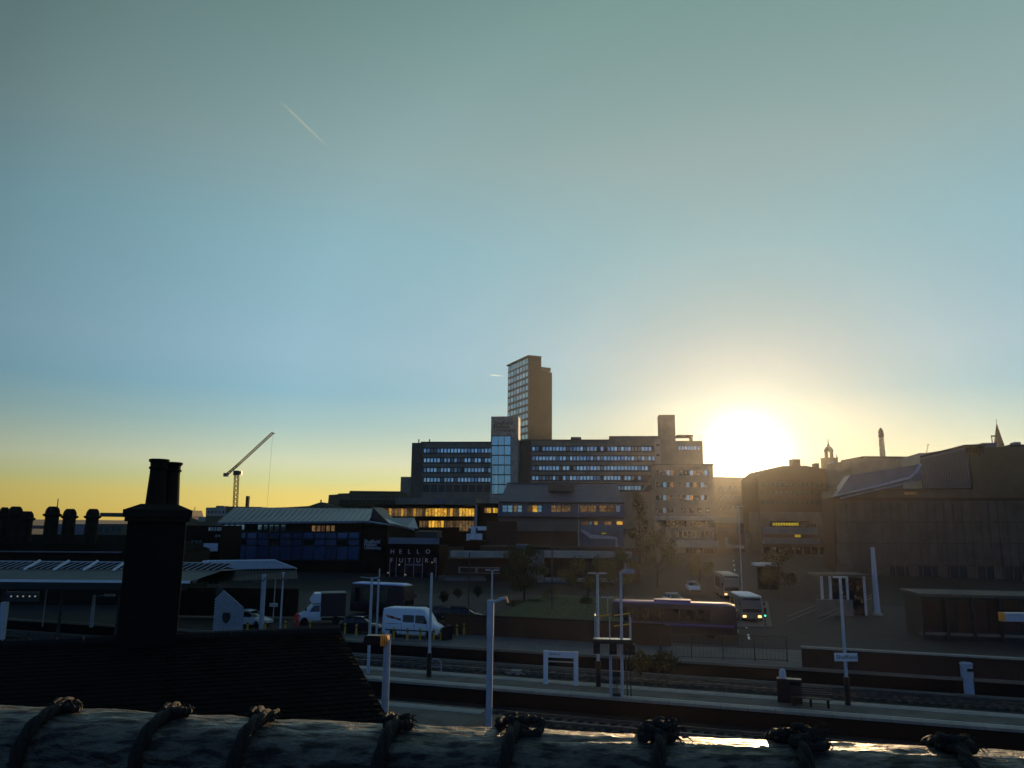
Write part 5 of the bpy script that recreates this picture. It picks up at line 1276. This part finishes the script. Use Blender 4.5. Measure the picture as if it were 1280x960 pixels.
lp = zf(334, 633); MB().path([(p1[0], 0, p1[1]), (lp[0], 0, lp[1])], .05, 4).build('hoist_cable', 'steel_dark', cr.e)
tp = zf(343.5, 542); MB().path([(p1[0]-.6, 0, p1[1]), (tp[0], 0, tp[1])], .3, 4).build('jib_head', 'steel_dark', cr.e)
def x4f(b_):
    b_.part('chimney', 'brick', 307, 310, 620, 634, 4, 6); b_.part('pale_wing', 'concrete_pale', 258, 282, 634.5, 645, -.6, .1); b_.part('plant', 'concrete', 270, 280, 632.2, 634.6, 2, 8); b_.part('low_wing', 'concrete_pale', 248, 257, 646, 652, -.5, .1)
    b_.wins('window', 'glass_dark', [(x, 640) for x in frange(261, 279, 5)], 2, 3, -.6)
far('brick_block', 'brown flat block with one slim chimney below the tower crane', 'building', 330, [(246, 652), (257, 651), (257.5, 634.5), (281, 634), (281.2, 633), (327, 633.6)], 30, 'skyline', extra=x4f)
def x5f(b_):
    p = [b_.L(358, 634, 1), b_.L(386, 633, 1), b_.L(401, 628, 1), b_.L(424, 634.5, 1)]
    b_.part('finial', 'steel_dark', 400.4, 401.8, 624.6, 628.5, 2, 2.4)
far('low_hall', 'low brown hall with a shallow gable behind the ribbed roof', 'building', 300, [(340, 634.5), (358, 634), (386, 632.5), (401, 627.6), (424, 634.5)], 26, 'skyline', extra=x5f)
def x6f(b_):
    b_.part('roof_edge', 'concrete_dark', 437, 500, 613.8, 615.2, -.6, 20); b_.part('front_terrace', 'leaf_dark', 424, 500, 625, 632, -2, 0)
    b_.wins('window', 'glass_dark', [(x, 621) for x in frange(440, 496, 14)], 2, 3.2)
far('stepped_block', 'stepped brown block left of the long concrete offices', 'building', 310, [(410, 629), (411, 618.6), (422, 618), (423, 616.8), (436.5, 616.5), (437, 614.6), (500, 616)], 30, 'skyline', extra=x6f)
tc2 = B('crane', 'tiny distant crane jib left of the brown flat block', 'crane', 240, 800, 0, 5)
a, b = tc2.L(238, 650), tc2.L(244, 634); MB().path([(a[0], 0, 0), (a[0], 0, a[1]), (b[0], 0, b[1])], .4, 5).build('jib', 'crane', tc2.e)
far('warehouse', 'dark far roof just right of the tall chimney', 'building', 360, [(215, 637), (231, 637.5), (233, 645), (250, 651)], 20, 'skyline')
# contrails far up
def trail(name, label, pa, pb, Y, r):
    a, b = P(*pa, Y), P(*pb, Y*1.08)
    pts = [a.lerp(b, i/12) for i in range(13)]; rad = [r*(.25+1.5*math.sin(min(1, i/5)*1.57)*(1-(i/12)**2.2)+.02) for i in range(13)]
    o = MB().path(pts, rad, 8).build(name, 'trail', smooth=True); tag(o, label, 'contrail')
trail('contrail', 'bright diagonal vapour trail high at the upper left', (350.5, 126.5), (410, 184), 9000, 12.0)
trail('contrail', 'tiny level vapour trail left of the high tower', (611, 468.5), (629, 470), 9000, 6)

# ------------------------------------------------------------------ foreground rail bound with rope
a = P(-60, 931, 1.02); b = P(1340, 1000, .93)
RR = .047
dirn = (b-a); Lr = dirn.length; dirn.normalize()
sidev = dirn.cross(Vector((0, 0, 1))).normalized(); upv = sidev.cross(dirn).normalized()   # sidev points away or towards camera
if sidev.y > 0: sidev = -sidev          # towards the camera
upv = dirn.cross(sidev); upv = -upv if upv.z < 0 else upv
def RT(t): return 1/((abs(math.cos(t))/.044)**2.7+(abs(math.sin(t))/.056)**2.7)**(1/2.7)
rl_ = thing('railing', 'weathered pale handrail bound with dark rope knots across the foreground', 'railing', a, 0)
NR, NC = 900, 72
mb = MB()
for i in range(NR+1):
    s = Lr*i/NR
    for j in range(NC):
        t = 2*math.pi*j/NC; dvec = upv*math.cos(t)+sidev*math.sin(t)
        rt0 = RT(t); p = dirn*s + dvec*rt0
        nn = mnoise.fractal(p*9+Vector((3, 1, 7)), 1.0, 2.0, 5)*.0016 + mnoise.fractal(Vector((p.x*26, p.y*70, p.z*70)), .9, 2.1, 4)*.0011 + mnoise.noise(Vector((s*3, 0, 0)))*.0018 - max(0, mnoise.noise(Vector((p.x*14, p.y*40, p.z*40)))-.18)*.006
        p2 = dirn*s + dvec*(rt0+nn); mb.v.append(tuple(p2))
for i in range(NR):
    for j in range(NC):
        q = (j+1) % NC; mb.f.append((i*NC+j, i*NC+q, (i+1)*NC+q, (i+1)*NC+j))
rm = M('weathered_rail_paint', (.125, .108, .075), .42, var=.75, scale=30, bump=.8, spec=.45, stretch=(.35, 1, 1))
n_ = rm.node_tree.nodes; l_ = rm.node_tree.links; b_ = n_['Principled BSDF']
no2 = n_.new('ShaderNodeTexNoise'); no2.inputs['Scale'].default_value = 105; no2.inputs['Detail'].default_value = 8
t2 = n_.new('ShaderNodeTexCoord'); mp2 = n_.new('ShaderNodeMapping'); mp2.inputs['Scale'].default_value = (.28, 1, 1); l_.new(t2.outputs['Object'], mp2.inputs[0]); l_.new(mp2.outputs[0], no2.inputs['Vector'])
cr_ = n_.new('ShaderNodeValToRGB'); cr_.color_ramp.elements[0].position = .40; cr_.color_ramp.elements[1].position = .52; cr_.color_ramp.elements[0].color = (.03, .022, .014, 1); cr_.color_ramp.elements[1].color = (1, 1, 1, 1)
l_.new(no2.outputs['Fac'], cr_.inputs[0]); src = b_.inputs['Base Color'].links[0].from_socket
mx = n_.new('ShaderNodeMix'); mx.data_type = 'RGBA'; mx.blend_type = 'MULTIPLY'; mx.inputs['Factor'].default_value = .85
l_.new(src, mx.inputs['A']); l_.new(cr_.outputs[0], mx.inputs['B']); l_.new(mx.outputs['Result'], b_.inputs['Base Color'])
mr3 = n_.new('ShaderNodeMapRange'); l_.new(no2.outputs['Fac'], mr3.inputs[0]); mr3.inputs[1].default_value = .35; mr3.inputs[2].default_value = .65; mr3.inputs[3].default_value = .65; mr3.inputs[4].default_value = .28
l_.new(mr3.outputs[0], b_.inputs['Roughness'])
mb.build('rail', rm, rl_, smooth=True)
rope_m = M('old_rope', (.02, .015, .010), .85, var=.5, scale=60, bump=.5)
def on_rail(s, t, rr): return dirn*s + (upv*math.cos(t)+sidev*math.sin(t))*(RT(t)+rr)
def proj_x(p):
    q = p-CAM; return W/2+F*q.dot(_rt)/q.dot(_fw)
def s_at(px):
    lo, hi = -.5, Lr+.5
    for _ in range(40):
        mid = (lo+hi)/2
        if proj_x(a+dirn*mid+upv*.05) < px: lo = mid
        else: hi = mid
    return (lo+hi)/2
knots = [(82, .016, 1), (218, .017, 1), (336, .009, 1), (500, .019, 1), (648, .022, 1), (824, .023, 1), (1003, .026, 1), (1195, .021, 1)]
lab = ['first rope binding from the left, almost lost in shadow', 'second rope binding from the left with a frayed golden edge', 'third rope binding from the left, small and flat', 'fourth rope binding, at the foot of the pale lamp with amber lens', 'fifth rope binding, right of the tall centre lamp', 'rope binding with a round upright knot left of the bright glint', 'thick frayed rope binding at the right end of the bright glint', 'rightmost rope binding, frayed and flattened']
for ki, (px, sz, _) in enumerate(knots):
    rnd = random.Random(ki+50); s0 = s_at(px)
    e = thing('rope_binding', lab[ki], 'rope', a + dirn*s0, 0, 'rope bindings on the foreground handrail')
    slant = .012+.012*rnd.random()
    for strand in range(3):
        pts = []; rads = []
        n = 80
        for i in range(n+1):
            f = i/n; t = -.35+f*2*math.pi*1.06
            ph = f*30+strand*2.094
            rr = .0065+.0032*math.cos(ph)+mnoise.noise(Vector((f*9, ki, strand)))*.0012; ss2 = -slant*math.sin(min(t, math.pi)*.5)+.0036*math.sin(ph)+mnoise.noise(Vector((f*6, ki*3, 1)))*.003
            pts.append(on_rail(ss2, t, rr)); rads.append(.0047*(1 if 2 < i < n-2 else .5))
        MB().path(pts, rads, 7).build('strand', rope_m, e, smooth=True)
    # the knot: short thick turns of the same rope heaped on top, leaning to one side
    zb_ = .044
    for lay in range(4 + (ki % 2)):
        pts = []; a0r = rnd.uniform(0, 6.28); cx_ = rnd.uniform(-.35, .5)*sz; cy_ = rnd.uniform(-.5, .5)*sz; tilt = rnd.uniform(-.7, .7); ra = sz*rnd.uniform(.45, .8); rb_ = sz*rnd.uniform(.3, .55)
        hz2 = zb_+sz*(.12+.17*lay*(.55 if sz < .02 else .9)); arc = rnd.uniform(3.4, 5.4); rr0 = sz*rnd.uniform(.2, .27)
        for i in range(25):
            q = a0r+arc*i/24
            kx = cx_+ra*math.cos(q); ky = cy_+rb_*math.sin(q); kz = hz2+tilt*rb_*math.sin(q)*.6+mnoise.noise(Vector((q, lay, ki)))*sz*.12
            pts.append(dirn*kx+sidev*ky+upv*max(kz, zb_+.002))
        rd_ = [rr0*(.35+.65*math.sin(math.pi*min(1, max(0, (i+2)/28)))**.5)*(1+.18*math.sin(i*2.1+lay)) for i in range(25)]
        MB().path(pts, rd_, 8).build('knot', rope_m, e, smooth=True)
    fr = MB()
    for i in range(26 if ki < 6 else 40):
        st0 = dirn*(rnd.uniform(-.3, 1.1)*sz)+upv*(.046+sz*rnd.uniform(.1, .7))+sidev*rnd.uniform(-sz, sz)*.6
        dv = dirn*rnd.uniform(-.2, 1.2)+upv*rnd.uniform(-.25, .6)+sidev*rnd.uniform(-.6, .6); ln = sz*rnd.uniform(.3, .8)
        p1 = st0+dv*ln*.5; p2 = st0+dv*ln+upv*(-ln*.35); fr.path([st0, p1, p2], [.0011, .0009, .0003], 4, cap=False)
    fr.build('frayed_fibres', rope_m, e, kind='stuff')
# posts carrying the rail
for px in (-40, 1320):
    s0 = s_at(px); MB().path([tuple(dirn*s0-upv*.03), tuple(dirn*s0-Vector((0, 0, 1.15)))], .035, 10).build('post', rm, rl_, smooth=True)
# ledge of the street the camera stands on
mb = MB(); mb.box(-30, 30, -20, 1.9, CAM.z-12, CAM.z-1.65); o = mb.build('street', 'asphalt'); struct(o)
bank = MB(); bank.quad((-30, 1.9, CAM.z-1.66), (30, 1.9, CAM.z-1.66), (60, 24, -1.15), (-60, 24, -1.15)); struct(bank.build('embankment', 'soil'))

# ------------------------------------------------------------------ evening haze
HZ = True
if HZ:
    hm = bpy.data.materials.new('haze'); hm.use_nodes = True; n_ = hm.node_tree.nodes; n_.remove(n_['Principled BSDF'])
    pv = n_.new('ShaderNodeVolumePrincipled'); pv.inputs['Color'].default_value = (.95, .93, .88, 1); pv.inputs['Density'].default_value = .00005; pv.inputs['Anisotropy'].default_value = .82
    hm.node_tree.links.new(pv.outputs[0], n_['Material Output'].inputs['Volume'])
    o = MB().box(-900, 900, -80, 1150, -14, 175).build('haze', hm); o['kind'] = 'stuff'
